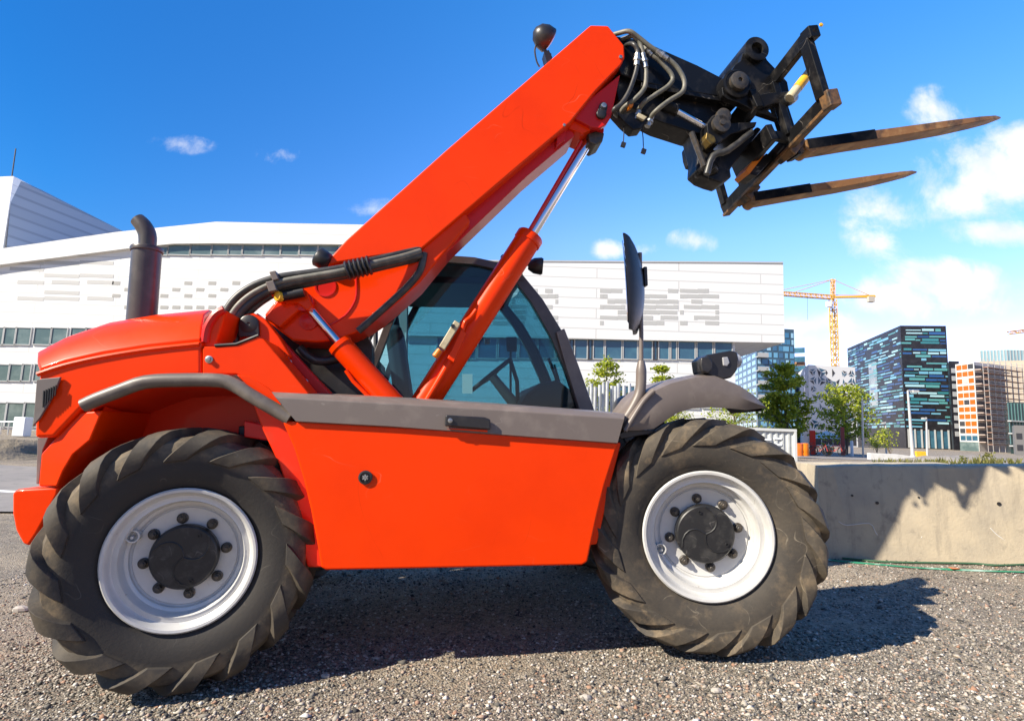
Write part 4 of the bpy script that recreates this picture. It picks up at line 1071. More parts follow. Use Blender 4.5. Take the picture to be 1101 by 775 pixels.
# side tower and sloping grey wing
bpart(MB().prism(poly_to_ground([(-120,196),(14.5,189.5)], DB+3), (0,9,0)), 'stair_tower', white)
tw0 = [W(14,190.5,DB+3.1), W(134,251,DB+14), W(134,300,DB+14), W(4,300,DB+3.1)]
bpart(MB().prism(tw0, (.3,2.5,0)), 'sloping_wing', greyc)
an = MB().tube([W(12.5,192,DB+5), W(17,160,DB+5)], .05, 6)
bpart(an, 'antenna', M['dark'])
fL = Face((0, DB, 0), (1,0,0), (0,-1,0)); fR = Face((0, DB-.6, 0), (1,0,0), (0,-1,0))
def wpart(px0, py0, px1, py1, face, glass, fr_, mull=0, out=.05):
    u0, v1 = uv_of(face, px0, py0); u1, v0 = uv_of(face, px1, py1)
    m = MB(); t = .07
    face.quadbox(m, u0, v0, u1, v0+t, out+.05, .12); face.quadbox(m, u0, v1-t, u1, v1, out+.05, .12)
    face.quadbox(m, u0, v0+t, u0+t, v1-t, out+.05, .12); face.quadbox(m, u1-t, v0+t, u1, v1-t, out+.05, .12)
    w_ = bpart(m, 'window', fr_, smooth=0)
    g = MB(); face.quadbox(g, u0+t, v0+t, u1-t, v1-t, out, .06)
    go = g.build('pane', glass, None, smooth=0); go.parent = w_
    return w_
xs = [147,164,181,205,228,246,261,283,302,322,342,365,388]
for i in range(len(xs)-1):
    yt = 262.5 + max(0, (181-xs[i]))*.14
    wpart(xs[i]+.4, yt, xs[i+1]-.4, 275.3+.2*(i > 5), fL, gglass, frame)
for x0, x1 in ((-8,4),(5,17),(18,33),(38,55),(56,72),(77,92),(93,108),(112,128)):
    wpart(x0, 351.5+.006*x0, x1, 371.5, fL, gglass, frame)
for x0, x1 in ((-6,10),(11,24),(25,33),(38,50),(51,64)):
    wpart(x0, 391, x1, 410.5, fL, gglass, frame)
for x0, x1 in ((-6,6),(8,25),(27,37),(40,55)):
    wpart(x0, 432, x1, 460, fL, gglass, frame)
xs = [578,597,612,617,632,637,650,669,686,702,707,720,728,748,767,788]
for i in range(len(xs)-1):
    wpart(xs[i]+.4, 363.8+.02*(xs[i]-600), xs[i+1]-.4, 386.5+.008*(xs[i]-600), fR, bglass, frame if xs[i+1]-xs[i] > 7 else framed)
for x0, x1 in ((640,660),(662,684),(686,704),(706,728),(730,752),(754,786)):
    wpart(x0, 414, x1, 440, fR, bglass, frame)
for x0, x1 in ((470,490),(492,512),(514,534),(536,556),(558,576)):
    wpart(x0, 362.5, x1, 386.5, fR, bglass, frame)
# perforated panels as a pattern of slightly proud plates
def plates(face, rects, mat, name):
    for r in rects:
        m = MB()
        u0, v1 = uv_of(face, r[0], r[1]); u1, v0 = uv_of(face, r[2], r[3]); face.quadbox(m, u0, v0, u1, v1, .012, .03)
        bpart(m, name, mat, smooth=0)
rr = random.Random(11); R_ = []
for r, y in enumerate((302.5,309.5,316,328.5)):
    for c_ in range(11):
        if (r + c_) % 2 == 0 and rr.random() < .85 or r == 3 and rr.random() < .4:
            x = 121+c_*12.9; R_.append((x, y, x+8, y+4))
plates(fL, R_, perf, 'vent_panel')
R_ = []
for r, y in enumerate((280,287,294,301,312,318.5)):
    for x0, x1 in ((11,47),(48,85),(86,122)):
        if rr.random() < .8: R_.append((x0 + (0 if rr.random() < .7 else 8), y, x1, y+5))
faint = pmat('faint_panel', (.50,.50,.485), .6)
plates(fL, R_, faint, 'vent_panel')
fU = Face((0, DB-1.0, 0), (1,0,0), (0,-1,0))
R_ = []
for x0, x1 in ((645,686),(690,729),(731,773),(574,600),(530,566)):
    for r in range(7):
        y = 310.5 + r*5.75; x = x0
        while x < x1-2:
            w_ = rr.choice((4,8,12,15,19)); w_ = min(w_, x1-x)
            if rr.random() < .62: R_.append((x, y, x+w_, y+4.6))
            x += w_
plates(fU, R_, perfw, 'vent_panel')

# ================================================================== far buildings
def boxbldg(name, label, cat, C, Rr, Lf, ztop, mat, z0=-3):
    "box with a near corner C, right corner Rr and left corner Lf"
    C, Rr, Lf = [Vector((p.x, p.y, 0)) for p in (C, Rr, Lf)]
    Q = Rr + Lf - C; root = thing(name, label, cat, Vector((C.x, C.y, -1.22)))
    m = MB().prism([Vector((p.x, p.y, z0)) for p in (C, Rr, Q, Lf)], (0,0,ztop-z0))
    w_ = m.build('wall', mat, None, smooth=0); w_.parent = root; w_.location = -Vector(root.location)
    def fc(a, b):
        u = (b-a).normalized(); n = Vector((u.y, -u.x, 0))
        if n.y > 0 and abs(n.y) > .05 or (abs(n.y) <= .05 and n.dot(-C) < 0): n = -n
        return Face(Vector((a.x, a.y, -1.22)), u, n), (b-a).length
    holder = w_
    return root, w_, fc(C, Rr), fc(Lf, C)
def wins(root, face, rects, mat, name='window', cap=100, out=.06):
    before = set(bpy.data.objects)
    windows(face, rects, mat, None, name, out, .12, cap)
    for o in set(bpy.data.objects) - before: o.parent = root; o.location = -Vector(root.location)
def addp(root, mb, name, mat, **k):
    o = mb.build(name, mat, None, **k); o.parent = root; o.location = -Vector(root.location); return o
mosaic = islmat('mosaic_glass', [(0,(.03,.10,.28)),(.22,(.16,.40,.55)),(.45,(.04,.20,.24)),(.62,(.10,.32,.34)),(.8,(.35,.58,.66)),(.92,(.02,.07,.20))], .2, spec=.5)
mosaicp = islmat('mosaic_glass_strip', [(0,(.03,.10,.28)),(.22,(.16,.40,.55)),(.45,(.04,.20,.24)),(.62,(.10,.32,.34)),(.8,(.35,.58,.66)),(.92,(.02,.07,.20))], .2, by='object', spec=.5)
blackw = pmat('black_facade_panel', (.014,.014,.018), .4, col2=(.03,.03,.036), nscale=.8)
def two_wins(root, face, rects, cap, name='window'):
    rects = sorted(rects, key=lambda r: -(r[2]-r[0])*(r[3]-r[1]))
    wins(root, face, rects[:cap], mosaicp, name, cap)
    if rects[cap:]:
        m = MB()
        for r in rects[cap:]: face.quadbox(m, *r, .06, .12)
        kind(addp(root, m, name+'s', mosaic, smooth=0), 'stuff')
# black mosaic block
C, Rr, Lf = W(968,350,180), W(1017,350,178), W(911,374,229)
bb, bbw, (f1, L1), (f2, L2) = boxbldg('black_office_block', 'tall black office block patterned with blue and teal glass strips', 'building', C, Rr, Lf, C.z, blackw)
rr = random.Random(21)
def strips(L, H, rows, z0=6.5, dens=.55, wmin=1.2, wmax=6):
    R_ = []; hh = (H-z0-.8)/rows
    for r in range(rows):
        x = rr.uniform(0,2)
        while x < L-.6:
            w_ = min(rr.uniform(wmin, wmax), L-.4-x)
            if rr.random() < dens and w_ > .4: R_.append((x, z0+r*hh+.25*hh*rr.random(), x+w_, z0+r*hh+hh*rr.choice((.5,.62,.8))))
            x += w_ + rr.uniform(.15,.6)
    return R_
H = C.z + 1.22
two_wins(bb, f1, strips(L1, H, 30, dens=.78), 100)
two_wins(bb, f2, strips(L2, H, 30, wmin=1.5, wmax=6, dens=.72), 0, 'side_window')
m = MB()
for k in range(7): f1.quadbox(m, L1*(k+.3)/7, .2, L1*(k+.3)/7+.35, 6.0, .35, .4)
addp(bb, m, 'entrance_column', frame, smooth=0)
m = MB(); f1.quadbox(m, .6, .3, L1-.6, 5.6, .04, .1); addp(bb, m, 'lobby_glass', bglass, smooth=0)
u0, v0 = uv_of(f2, 934,395); u1, v1 = uv_of(f2, 945,455)
m = MB(); f2.quadbox(m, min(u0,u1), 14, max(u0,u1), 30, .10, .15); addp(bb, m, 'atrium_glass', pmat('pale_atrium_glass', (.30,.34,.36), .2, col2=(.12,.15,.18), nscale=.25), smooth=0)
# lattice block
latw = pmat('white_lattice_panel', (.78,.78,.77), .5)
C, Rr, Lf = W(869,392,150), W(919,388.5,152), W(857,397,172)
lb_, lbw, (f1, L1), (f2, L2) = boxbldg('lattice_office', 'white office block pierced by dark triangular openings', 'building', C, Rr, Lf, C.z, latw)
H = C.z+1.22; R_ = []
rr = random.Random(5); cnt = 0
cols, rows_ = 6, 7
for r in range(rows_):
    for c_ in range(cols):
        cu = L1*(c_+.5)/cols + rr.uniform(-.3,.3); cv = 4.5 + (H-5.2)*(r+.5)/rows_
        a0 = rr.uniform(0, 6.28); s = rr.uniform(.55, 1.05)*L1/cols*.62
        if rr.random() < .12: continue
        for q in range(rr.choice((1,2,3))):
            a1 = a0 + q*2.1; p0 = (cu+.1*math.cos(a1+.9), cv+.1*math.sin(a1+.9))
            tri = [p0, (cu+s*math.cos(a1), cv+s*math.sin(a1)), (cu+s*math.cos(a1+1.7), cv+s*math.sin(a1+1.7))]
            R_.append(tri)
def area(t): return abs((t[1][0]-t[0][0])*(t[2][1]-t[0][1])-(t[2][0]-t[0][0])*(t[1][1]-t[0][1]))
R_.sort(key=lambda t: -area(t))
rest = MB()
for i, t in enumerate(R_):
    m = MB() if i < 100 else rest
    m.prism([f1.p(x, y, .05) for x, y in t], f1.n*-.1)
    if i < 100: addp(lb_, m, 'triangular_window', bglass if i % 3 else framed, smooth=0)
if rest.v: kind(addp(lb_, rest, 'triangular_windows', bglass, smooth=0), 'stuff')
m = MB()
for r in range(14):
    for c_ in range(2):
        u = L2*(c_+.4)/2.2 + rr.uniform(-.8,.8); v = 5 + (H-6)*r/14
        m.prism([f2.p(u,v,.05), f2.p(u+1.5,v+.3,.05), f2.p(u+.7,v+1.3,.05)], f2.n*-.1)
kind(addp(lb_, m, 'side_openings', bglass, smooth=0), 'stuff')
m = MB(); f1.quadbox(m, .5, .3, L1-.5, 3.4, .05, .1); addp(lb_, m, 'ground_floor_glass', framed, smooth=0)
# dark slab left of the lattice block
C, Rr, Lf = W(853,394,170), W(867,393,168), W(849,394,190)
db_, dbw, (f1, L1), (f2, L2) = boxbldg('dark_office_slab', 'narrow dark blue office slab between the blue glass tower and the lattice block', 'building', C, Rr, Lf, C.z, pmat('dark_blue_facade', (.03,.045,.06), .3))
m = MB()
for r in range(10): f1.quadbox(m, .3, 3+r*2.7, L1-.3, 4.6+r*2.7, .05, .1)
addp(db_, m, 'window_band', bglass, smooth=0)
m = MB(); f1.quadbox(m, .2, C.z+1.22, L1*.8, C.z+1.22+1.6, -1, 3); addp(db_, m, 'roof_plant', pmat('brick_red_box', (.35,.16,.09), .7), smooth=0)
# blue glass tower with balconies
C, Rr, Lf = W(813,352,140), W(853.5,350,141), W(790,362,165)
bt, btw, (f1, L1), (f2, L2) = boxbldg('glass_tower', 'blue glass apartment tower with stepped window pattern behind the white building', 'building', C, Rr, Lf, C.z, pmat('slate_blue_facade', (.05,.10,.15), .25))
H = C.z+1.22; R_ = []; rr = random.Random(9)
rws = 15; hh = (H-3)/rws
for r in range(rws):
    x = .3 + (r % 2)*.5
    while x < L1-.6:
        w_ = rr.choice((.7,1.0,1.5)); w_ = min(w_, L1-.2-x); R_.append((x, 2.5+r*hh, x+w_, 2.5+r*hh+hh*.72)); x += w_ + rr.choice((.12,.4,.6))
skyg = islmat('sky_blue_glass', [(0,(.06,.20,.36)),(.3,(.14,.36,.55)),(.6,(.30,.52,.68)),(.8,(.05,.14,.26))], .12, by='object', spec=.7)
wins(bt, f1, R_, skyg, cap=100)
R_ = []
for r in range(rws):
    for c_ in range(5): R_.append((L2*(c_+.1)/5, 2.5+r*hh, L2*(c_+.75)/5, 2.5+r*hh+hh*.6))
m = MB()
for q in R_: f2.quadbox(m, *q, .06, .12)
kind(addp(bt, m, 'side_windows', skyg, smooth=0), 'stuff')
for r in range(3, 12, 2):
    m = MB(); f1.quadbox(m, -.4, 2.3+r*hh, 2.4, 2.5+r*hh, 1.3, 1.3); f1.quadbox(m, -.4, 2.5+r*hh, 2.4, 3.4+r*hh, 1.3, .08)
    addp(bt, m, 'balcony', frame, smooth=0)
# orange infill block and its scaffold
C, Rr, Lf = W(1047,389,150), W(1079,388,156), W(1027,391,156)
ob_, obw, (f1, L1), (f2, L2) = boxbldg('apartment_block', 'narrow white apartment block with orange panels and scaffolding on one side', 'building', C, Rr, Lf, C.z, pmat('pale_render', (.62,.60,.57), .7))
H = C.z+1.22; rr = random.Random(2); rws = 11; hh = (H-2.6)/rws
op = pmat('orange_panel', (.58,.12,.008), .5); gp = pmat('grey_panel', (.45,.44,.42), .6)
for r in range(rws):
    for c_ in range(3):
        u = L2*(.06+c_*.31); m = MB(); f2.quadbox(m, u, 2.8+r*hh, u+L2*.27, 2.8+r*hh+hh*.66, .06, .12)
        if r == 0: addp(ob_, m, 'window', bglass, smooth=0)
        else: addp(ob_, m, 'facade_panel', op if rr.random() < .78 else (gp if rr.random() < .6 else framed), smooth=0)
m = MB(); f2.quadbox(m, 0, 0, L2*.98, 2.4, .04, .1); addp(ob_, m, 'ground_floor_glass', gglass, smooth=0)
m = MB()
for r in range(rws):
    f1.quadbox(m, .2, 2.6+r*hh, L1-.2, 2.6+r*hh+hh*.55, .05, .1)
addp(ob_, m, 'window_band', framed, smooth=0)
for r in range(rws):
    m = MB(); f1.quadbox(m, .2, 2.35+r*hh, L1-.2, 2.55+r*hh, 1.4, 1.4); addp(ob_, m, 'balcony', pmat('balcony_%d' % r, (.52,.42,.37), .7), smooth=0)
C2, R2, L2_ = W(1025.5,377,153), W(1031,377,158), W(1017,377,175)
ds, dsw, (g1, l1), (g2, l2) = boxbldg('dark_stair_slab', 'dark stair slab between the black block and the orange block', 'building', W(1020,388,166), W(1031,388,166), W(1017,388,185), W(1020,388,166).z, blackw)
m = MB()
for r in range(9): g1.quadbox(m, .6, 4+r*(W(1020,388,166).z-4)/9, l1*.6, 5.4+r*(W(1020,388,166).z-4)/9, .05, .1)
addp(ds, m, 'window_column', frame, smooth=0)
# scaffold
sf_ = thing('scaffolding', 'steel scaffolding with pinkish decks against the apartment block', 'scaffolding', (f1.p(0,0,1).x, f1.p(0,0,1).y, -1.22))
stl = pmat('scaffold_steel', (.36,.34,.33), .5, .3); deck = pmat('scaffold_deck', (.38,.23,.17), .8)
n_ = 7
for c_ in range(n_):
    for o_ in (2.0, 3.1):
        addp(sf_, MB().tube([f1.p(L1*1.15*c_/(n_-1), -.5, o_), f1.p(L1*1.15*c_/(n_-1), H+.6, o_)], .085, 5), 'standard', stl)
for r in range(14):
    v = 1.8 + (H-2)*r/14
    m = MB(); f1.quadbox(m, -.2, v, L1*1.17, v+.16, 3.2, 1.2); addp(sf_, m, 'deck', deck, smooth=0)
    m = MB()
    for dv in (.5, 1.0): m.tube([f1.p(-.2, v+dv, 3.15), f1.p(L1*1.17, v+dv, 3.15)], .06, 5)
    addp(sf_, m, 'guard_rail', stl)
# beige stone block, glass crown, dark green glass block
stone = cladmat('beige_stone', (.50,.42,.33), 1.4, dark=.85, jit=.06)
C, Rr, Lf = W(1078,389,215), W(1150,388,205), W(1042,390,218)
sb, sbw, (f1, L1), (f2, L2) = boxbldg('stone_office', 'beige stone office building with small square windows behind the scaffolding', 'building', C, Rr, Lf, C.z, stone)
H = C.z+1.22; R_ = []
for r in range(10):
    for c_ in range(8): R_.append((L1*(c_+.25)/8, 8+r*4.1, L1*(c_+.25)/8+1.7, 10.3+r*4.1))
wins(sb, f1, [q for q in R_ if q[3] < H-1], bglass, cap=100)
R_ = []
for r in range(10):
    for c_ in range(4): R_.append((L2*(c_+.25)/4, 8+r*4.1, L2*(c_+.25)/4+1.7, 10.3+r*4.1))
wins(sb, f2, [q for q in R_ if q[3] < H-1], bglass, 'side_window', cap=100)
C, Rr, Lf = W(1082,376,235), W(1160,374,232), W(1053,378,240)
gc, gcw, (f1, L1), (f2, L2) = boxbldg('glass_roofed_office', 'pale glass office rising behind the beige stone building', 'building', C, Rr, Lf, C.z, pmat('pale_blue_glass', (.22,.36,.42), .15, col2=(.30,.46,.52), nscale=.2))
m = MB()
for k in range(22): f1.quadbox(m, L1*k/22, 20, L1*k/22+.3, C.z+1.22, .2, .2)
addp(gc, m, 'mullion', frame, smooth=0)
m = MB()
for k in range(8): f2.quadbox(m, L2*k/8, 20, L2*k/8+.4, C.z+1.22, .2, .2)
addp(gc, m, 'side_mullion', frame, smooth=0)
C, Rr, Lf = W(1083,432,120), W(1130,430,122), W(1079,434,140)
gg, ggw, (f1, L1), (f2, L2) = boxbldg('green_glass_block', 'low dark green glass block at the right edge behind the gravel mound', 'building', C, Rr, Lf, C.z, pmat('dark_green_glass', (.02,.06,.06), .15, col2=(.03,.10,.10), nscale=.4))
m = MB()
for k in range(14): f1.quadbox(m, L1*k/14, 2, L1*k/14+.18, C.z+1.0, .12, .12)
addp(gg, m, 'mullion', pmat('mullion_green', (.10,.2,.2), .4), smooth=0)
for k in range(3):
    m = MB(); f1.quadbox(m, -.3, 1.5+k*2.6, 4, 1.75+k*2.6, .8, .8); addp(gg, m, 'balcony', frame, smooth=0)
C, Rr, Lf = W(1090,457,100), W(1112,456,100), W(1088,457,108)
nb, nbw, (f1, L1), (f2, L2) = boxbldg('site_hut', 'small grey two storey site hut at the foot of the green glass block', 'hut', C, Rr, Lf, C.z, pmat('hut_grey', (.24,.23,.22), .7))
for r in range(2):
    m = MB()
    for c_ in range(2): f1.quadbox(m, .3+c_*1.5, .8+r*2.0, 1.3+c_*1.5, 1.8+r*2.0, .05, .1)
    addp(nb, m, 'window', framed, smooth=0)

# ================================================================== cranes
cy = pmat('crane_yellow', (.60,.32,.02), .5)
def lattice(mb, a, b, w_, n, r, up=Vector((0,0,1))):
    a, b = V3(a), V3(b); d = (b-a).normalized(); s = d.cross(up); s = s.normalized() if s.length > .01 else Vector((1,0,0)); u = s.cross(d)
    cs = [s*i*w_/2 + u*j*w_/2 for i, j in ((-1,-1),(1,-1),(1,1),(-1,1))]
    for c_ in cs: mb.tube([a+c_, b+c_], r, 4)
    for i in range(n):
        p, q = lin(a,b,i/n), lin(a,b,(i+1)/n)
        for k in range(4):
            x, y = cs[k], cs[(k+1) % 4]
            mb.tube([p+x, q+y] if i % 2 else [p+y, q+x], r*.65, 4); mb.tube([p+x, p+y], r*.6, 4)
DC = 210.
base = W(901,480,DC); topm = W(895.5,322,DC)
tcr = thing('tower_crane', 'yellow tower crane with a lattice mast rising behind the lattice office block', 'crane', (topm.x, DC, -1.22))
mz = Vector((topm.x, DC, -1.22))
m = MB(); lattice(m, mz, topm, 1.9, 26, .21, Vector((0,1,0))); addp(tcr, m, 'mast', cy)
m = MB(); lattice(m, topm + Vector((0,0,.8)), W(838,315.5,DC+4), 1.4, 20, .14); addp(tcr, m, 'jib', cy)
m = MB(); m.beam(topm+Vector((0,0,.9)), W(941,319,DC-4), 1.0, .7); m.tube([topm+Vector((0,.7,1.9)), W(941,317.5,DC-4)], .12, 4); addp(tcr, m, 'counter_jib', cy)
m = MB(); lattice(m, topm, W(895.5,300,DC), 1.1, 6, .16, Vector((0,1,0))); addp(tcr, m, 'apex', cy)
m = MB(); ap = W(895.5,300.5,DC); m.tube([ap, W(855,314,DC+3)], .12, 4); m.tube([ap, W(840,312,DC+4)], .10, 4); m.tube([ap, W(936,318,DC-4)], .12, 4); addp(tcr, m, 'tie_bar', cy)
m = MB(); m.box(W(936,322,DC-4), (2.2,1.6,2.0)); addp(tcr, m, 'counterweight', pmat('crane_weight', (.45,.42,.38), .8))
m = MB(); m.box(W(891,327,DC-1.8), (1.5,1.4,2.0)); addp(tcr, m, 'operator_cab', M['white'])
m = MB(); m.tube([W(868,318,DC+2), W(868.4,344,DC+2)], .06, 4); addp(tcr, m, 'hoist_rope', M['dark'])
t2 = W(1125,353,DC+40)
tc2 = thing('tower_crane', 'pale orange crane jib reaching in at the right edge of the sky', 'crane', (t2.x, t2.y, -1.22))
m = MB(); lattice(m, Vector((t2.x,t2.y,-1.22)), t2, 2.0, 24, .25, Vector((0,1,0))); addp(tc2, m, 'mast', cy)
m = MB(); lattice(m, t2, W(1084,358,DC+40), 1.2, 10, .2); addp(tc2, m, 'jib', cy)

# ================================================================== trees and plants
bark = pmat('bark', (.13,.10,.075), .9)
def leafmat(name, a, b, c):
    m = islmat(name, [(0,a),(.5,b),(1,c)], .6, spec=.25, cmode='LINEAR'); nt = m.node_tree; bs = nt.nodes['Principled BSDF']
    out = nt.nodes['Material Output']; tr = nt.nodes.new('ShaderNodeBsdfTranslucent'); mx = nt.nodes.new('ShaderNodeMixShader'); mx.inputs[0].default_value = .42
    src = bs.inputs['Base Color'].links[0].from_socket; lnk(nt, src, tr.inputs[0])
    lnk(nt, bs.outputs[0], mx.inputs[1]); lnk(nt, tr.outputs[0], mx.inputs[2]); lnk(nt, mx.outputs[0], out.inputs[0]); return m
lf1 = leafmat('maple_leaf', (.16,.22,.015), (.30,.36,.03), (.48,.50,.05))
lf2 = leafmat('dark_leaf', (.14,.20,.016), (.27,.34,.03), (.44,.49,.05))
lf3 = leafmat('weed_leaf', (.10,.12,.025), (.20,.20,.05), (.32,.28,.10))
def leaves(mb, c, n, spread, size, lr, flat=.7):
    for _ in range(n):
        p = c + Vector((lr.gauss(0,spread), lr.gauss(0,spread), lr.gauss(0,spread*flat)))
        nrm = Vector((lr.gauss(0,1), lr.gauss(0,1), lr.gauss(.7,.8))).normalized()
        u = nrm.orthogonal().normalized(); u = Matrix.Rotation(lr.uniform(0,6.28),3,nrm) @ u; w_ = nrm.cross(u)
        s = size*lr.uniform(.6,1.3)
        mb.add([p-u*s*.55, p-w_*s*.38, p+u*s*.6+nrm*s*.12, p+w_*s*.38], [(0,1,2,3)])
def tree(name, label, px, pybase, pytop, dep, wpx, mat, seed, levels=9, lean=0, bare=.22, leafs=1.0, size=1):
    lr = random.Random(seed); top = W(px+lean, pytop, dep); b = Vector((W(px, pybase, dep).x, dep, W(px, pybase, dep).z))
    b.z = ground_z(b.x, b.y)
    H = top.z - b.z; R_ = wpx/FPX*dep/2
    root = thing(name, label, 'tree', b, None)
    tr = MB().tube([(0,0,-.2),(.02*H,0,H*.3),(0,.01*H,H*.6),(.01*H,0,H*.96)], [H*.022,H*.017,H*.011,H*.003], 8, 3)
    tips = []
    for i in range(levels):
        f = bare + (1-bare)*(i+.3*lr.random())/levels
        rad = R_*(math.sin(math.pi*min(1,max(0,(1-f)/(1-bare)))**.75*.62+.18)) if f < .95 else R_*.15
        k = 5 if f < .8 else 3
        a0 = lr.uniform(0,6.28)
        for j in range(k):
            a = a0 + 6.28*j/k + lr.uniform(-.4,.4); r = rad*lr.uniform(.6,1.12)
            p0 = Vector((0,0,H*f)); p1 = Vector((r*math.cos(a), r*math.sin(a), H*f + r*lr.uniform(.10,.5)))
            tr.tube([p0, lin(p0,p1,.5)+Vector((0,0,r*.05)), p1], [H*.008,H*.005,H*.002], 5)
            tips += [(lin(p0,p1,t), r) for t in (.38,.65,.85,1.0)]
    tips.append((Vector((0,0,H*.97)), R_*.2))
    t_ = tr.build('trunk', bark, root)
    cr_ = MB()
    for c_, r in tips: leaves(cr_, c_, int(24*leafs), R_*.085+.05, .24*size*H/7, lr)
    cr_.build('crown', mat, root, smooth=0, recalc=False)
    return root
TG = 'street trees in front of the buildings'
def tg(o): o['group'] = TG
tg(tree('street_tree', 'broad green street tree with sparse layered crown before the lattice office block', 910, 490, 414, 55, 62, lf1, 1, lean=-1))
tg(tree('street_tree', 'tall conical green tree standing behind the grey container', 845, 492, 391, 50, 52, lf2, 2, levels=11, bare=.15, lean=-3))
tg(tree('street_tree', 'light green tree top rising above the pipe fence', 651, 470, 384, 27, 46, lf1, 3, levels=8, bare=.2, size=.8))
tg(tree('street_tree', 'slim light green tree between the mirror arm and the fender', 711, 470, 391, 27, 34, lf1, 4, levels=8, bare=.2, size=.8))
tg(tree('street_tree', 'bushy green tree showing under the fender beside its tip', 790, 478, 420, 34, 66, lf2, 5, levels=7, bare=.12, size=.8))
tg(tree('street_tree', 'low bushy green tree showing under the fender close to the mirror arm', 728, 478, 436, 25, 40, lf1, 6, levels=6, bare=.1, size=.7))
for i, (px, pyb, pyt, dep, wp, lab) in enumerate(((958,489,462,45,15,'small leafy shrub beside the white low wall'),(891,489,477,47,14,'tiny green shrub near the bicycles'),(943,486,470,60,10,'small round shrub at the foot of the black block'))):
    b = W(px, pyb, dep); H = W(px, pyt, dep).z-b.z; lr = random.Random(40+i)
    root = thing('shrub', lab, 'shrub', b, 'shrubs on the far side of the barrier')
    st = MB(); cr_ = MB()
    for k in range(7):
        a = lr.uniform(0,6.28); p = Vector((math.cos(a)*H*.28, math.sin(a)*H*.28, H*lr.uniform(.5,.95))); st.tube([(0,0,-.1), p], [.03,.01], 4); leaves(cr_, p, 40, H*.14, .14, lr); leaves(cr_, p*.6, 20, H*.14, .14, lr)
    st.build('stem', bark, root); cr_.build('foliage', lf1, root, smooth=0, recalc=False)
# weeds along the mound and behind the barrier
wd = MB(); lr = random.Random(77)
for k in range(230):
    px = lr.uniform(940, 1101); dep = lr.uniform(15, 22); b = W(px, 498.5 + lr.uniform(-1.5,2.5), dep)
    h = lr.uniform(.05,.20) * (1.9 if 1035 < px < 1065 and lr.random() < .35 else 1)
    for q in range(5):
        a = lr.uniform(0,6.28); t = b+Vector((math.cos(a)*h*.5, math.sin(a)*h*.5, h)); s = Vector((-math.sin(a), math.cos(a), 0))*.025
        wd.add([b-s, b+s, t], [(0,1,2)])
    if h > .3: leaves(wd, b+Vector((0,0,h*.7)), 14, h*.22, .09, lr)
kind(wd.build('weeds', lf3, smooth=0, recalc=False), 'stuff')
# ================================================================== banks, mound, road
def heap(name, px0, px1, pyb, prof, dep, depthw, mat, seed):
    "long mound: ridge line through the profile pixels"
    lr = random.Random(seed); rows = []
    ys = np.linspace(-1, 1, 15); n = 46
    P_ = prof
    for v in ys:
        row = []
        for i in range(n):
            px = px0 + (px1-px0)*i/(n-1)
            py = np.interp(px, [p[0] for p in P_], [p[1] for p in P_])
            t = W(px, py, dep); g = W(px, pyb, dep)
            hgt = max(0, t.z-g.z)*(max(0,1-v*v))**.8
            row.append(Vector((g.x, dep+v*depthw, g.z-.15+hgt*(1+lr.uniform(-.09,.09)))))
        rows.append(row)
    return kind(MB().grid(rows).build(name, mat, smooth=60), 'structure')
dirt = pmat('grey_gravel_heap', (.27,.245,.22), .95, col2=(.20,.18,.16), nscale=1.5, bump=.8, bscale=8, bdist=.06)
earth = pmat('earth_bank', (.20,.165,.12), .95, col2=(.10,.085,.06), nscale=1.2, col3=(.07,.10,.03), n3=2, lo3=.6, hi3=.75, bump=1, bscale=5, bdist=.1)
heap('gravel_mound', 985, 1180, 499, [(985,499),(1003,490),(1012,487.5),(1050,487),(1065,488.5),(1085,492),(1180,497)], 30, 4, dirt, 1)
heap('earth_bank', -110, 70, 490, [(-110,468),(0,469),(20,466.5),(36,470),(46,480),(70,490)], 17, 1.6, earth, 2)
# tarmac strip and painted line on the left
tarmac = pmat('old_tarmac', (.22,.20,.185), .9, col2=(.28,.25,.22), nscale=.7, col3=(.15,.14,.13), n3=3, bump=.3, bscale=60, bdist=.01)
def sheet(name, pts, mat, up, k='structure', nx=24, ny=6):
    (a, b, c_, d) = [V3(p) for p in pts]; rows = []
    for i in range(ny+1):
        l, r = lin(a, d, i/ny), lin(b, c_, i/ny); row = []
        for j in range(nx+1):
            p = lin(l, r, j/nx); row.append((p.x, p.y, ground_z(p.x, p.y)+up))
        rows.append(row)
    return kind(MB().grid(rows).build(name, mat, smooth=60), k)
sheet('road', [(-40,9.5,0),(-3.5,8.6,0),(-3.0,14.5,0),(-60,15,0)], tarmac, .03)
lp = [ground_hit(-60,525.5), ground_hit(24,530), ground_hit(24,532.2), ground_hit(-60,527.5)]
sheet('road_marking', lp, pmat('road_paint', (.72,.72,.70), .7, col2=(.5,.48,.45), nscale=6), .036, nx=12, ny=2)
sheet('far_road', [(4,40,0),(70,40,0),(95,58,0),(4,58,0)], tarmac, .02)

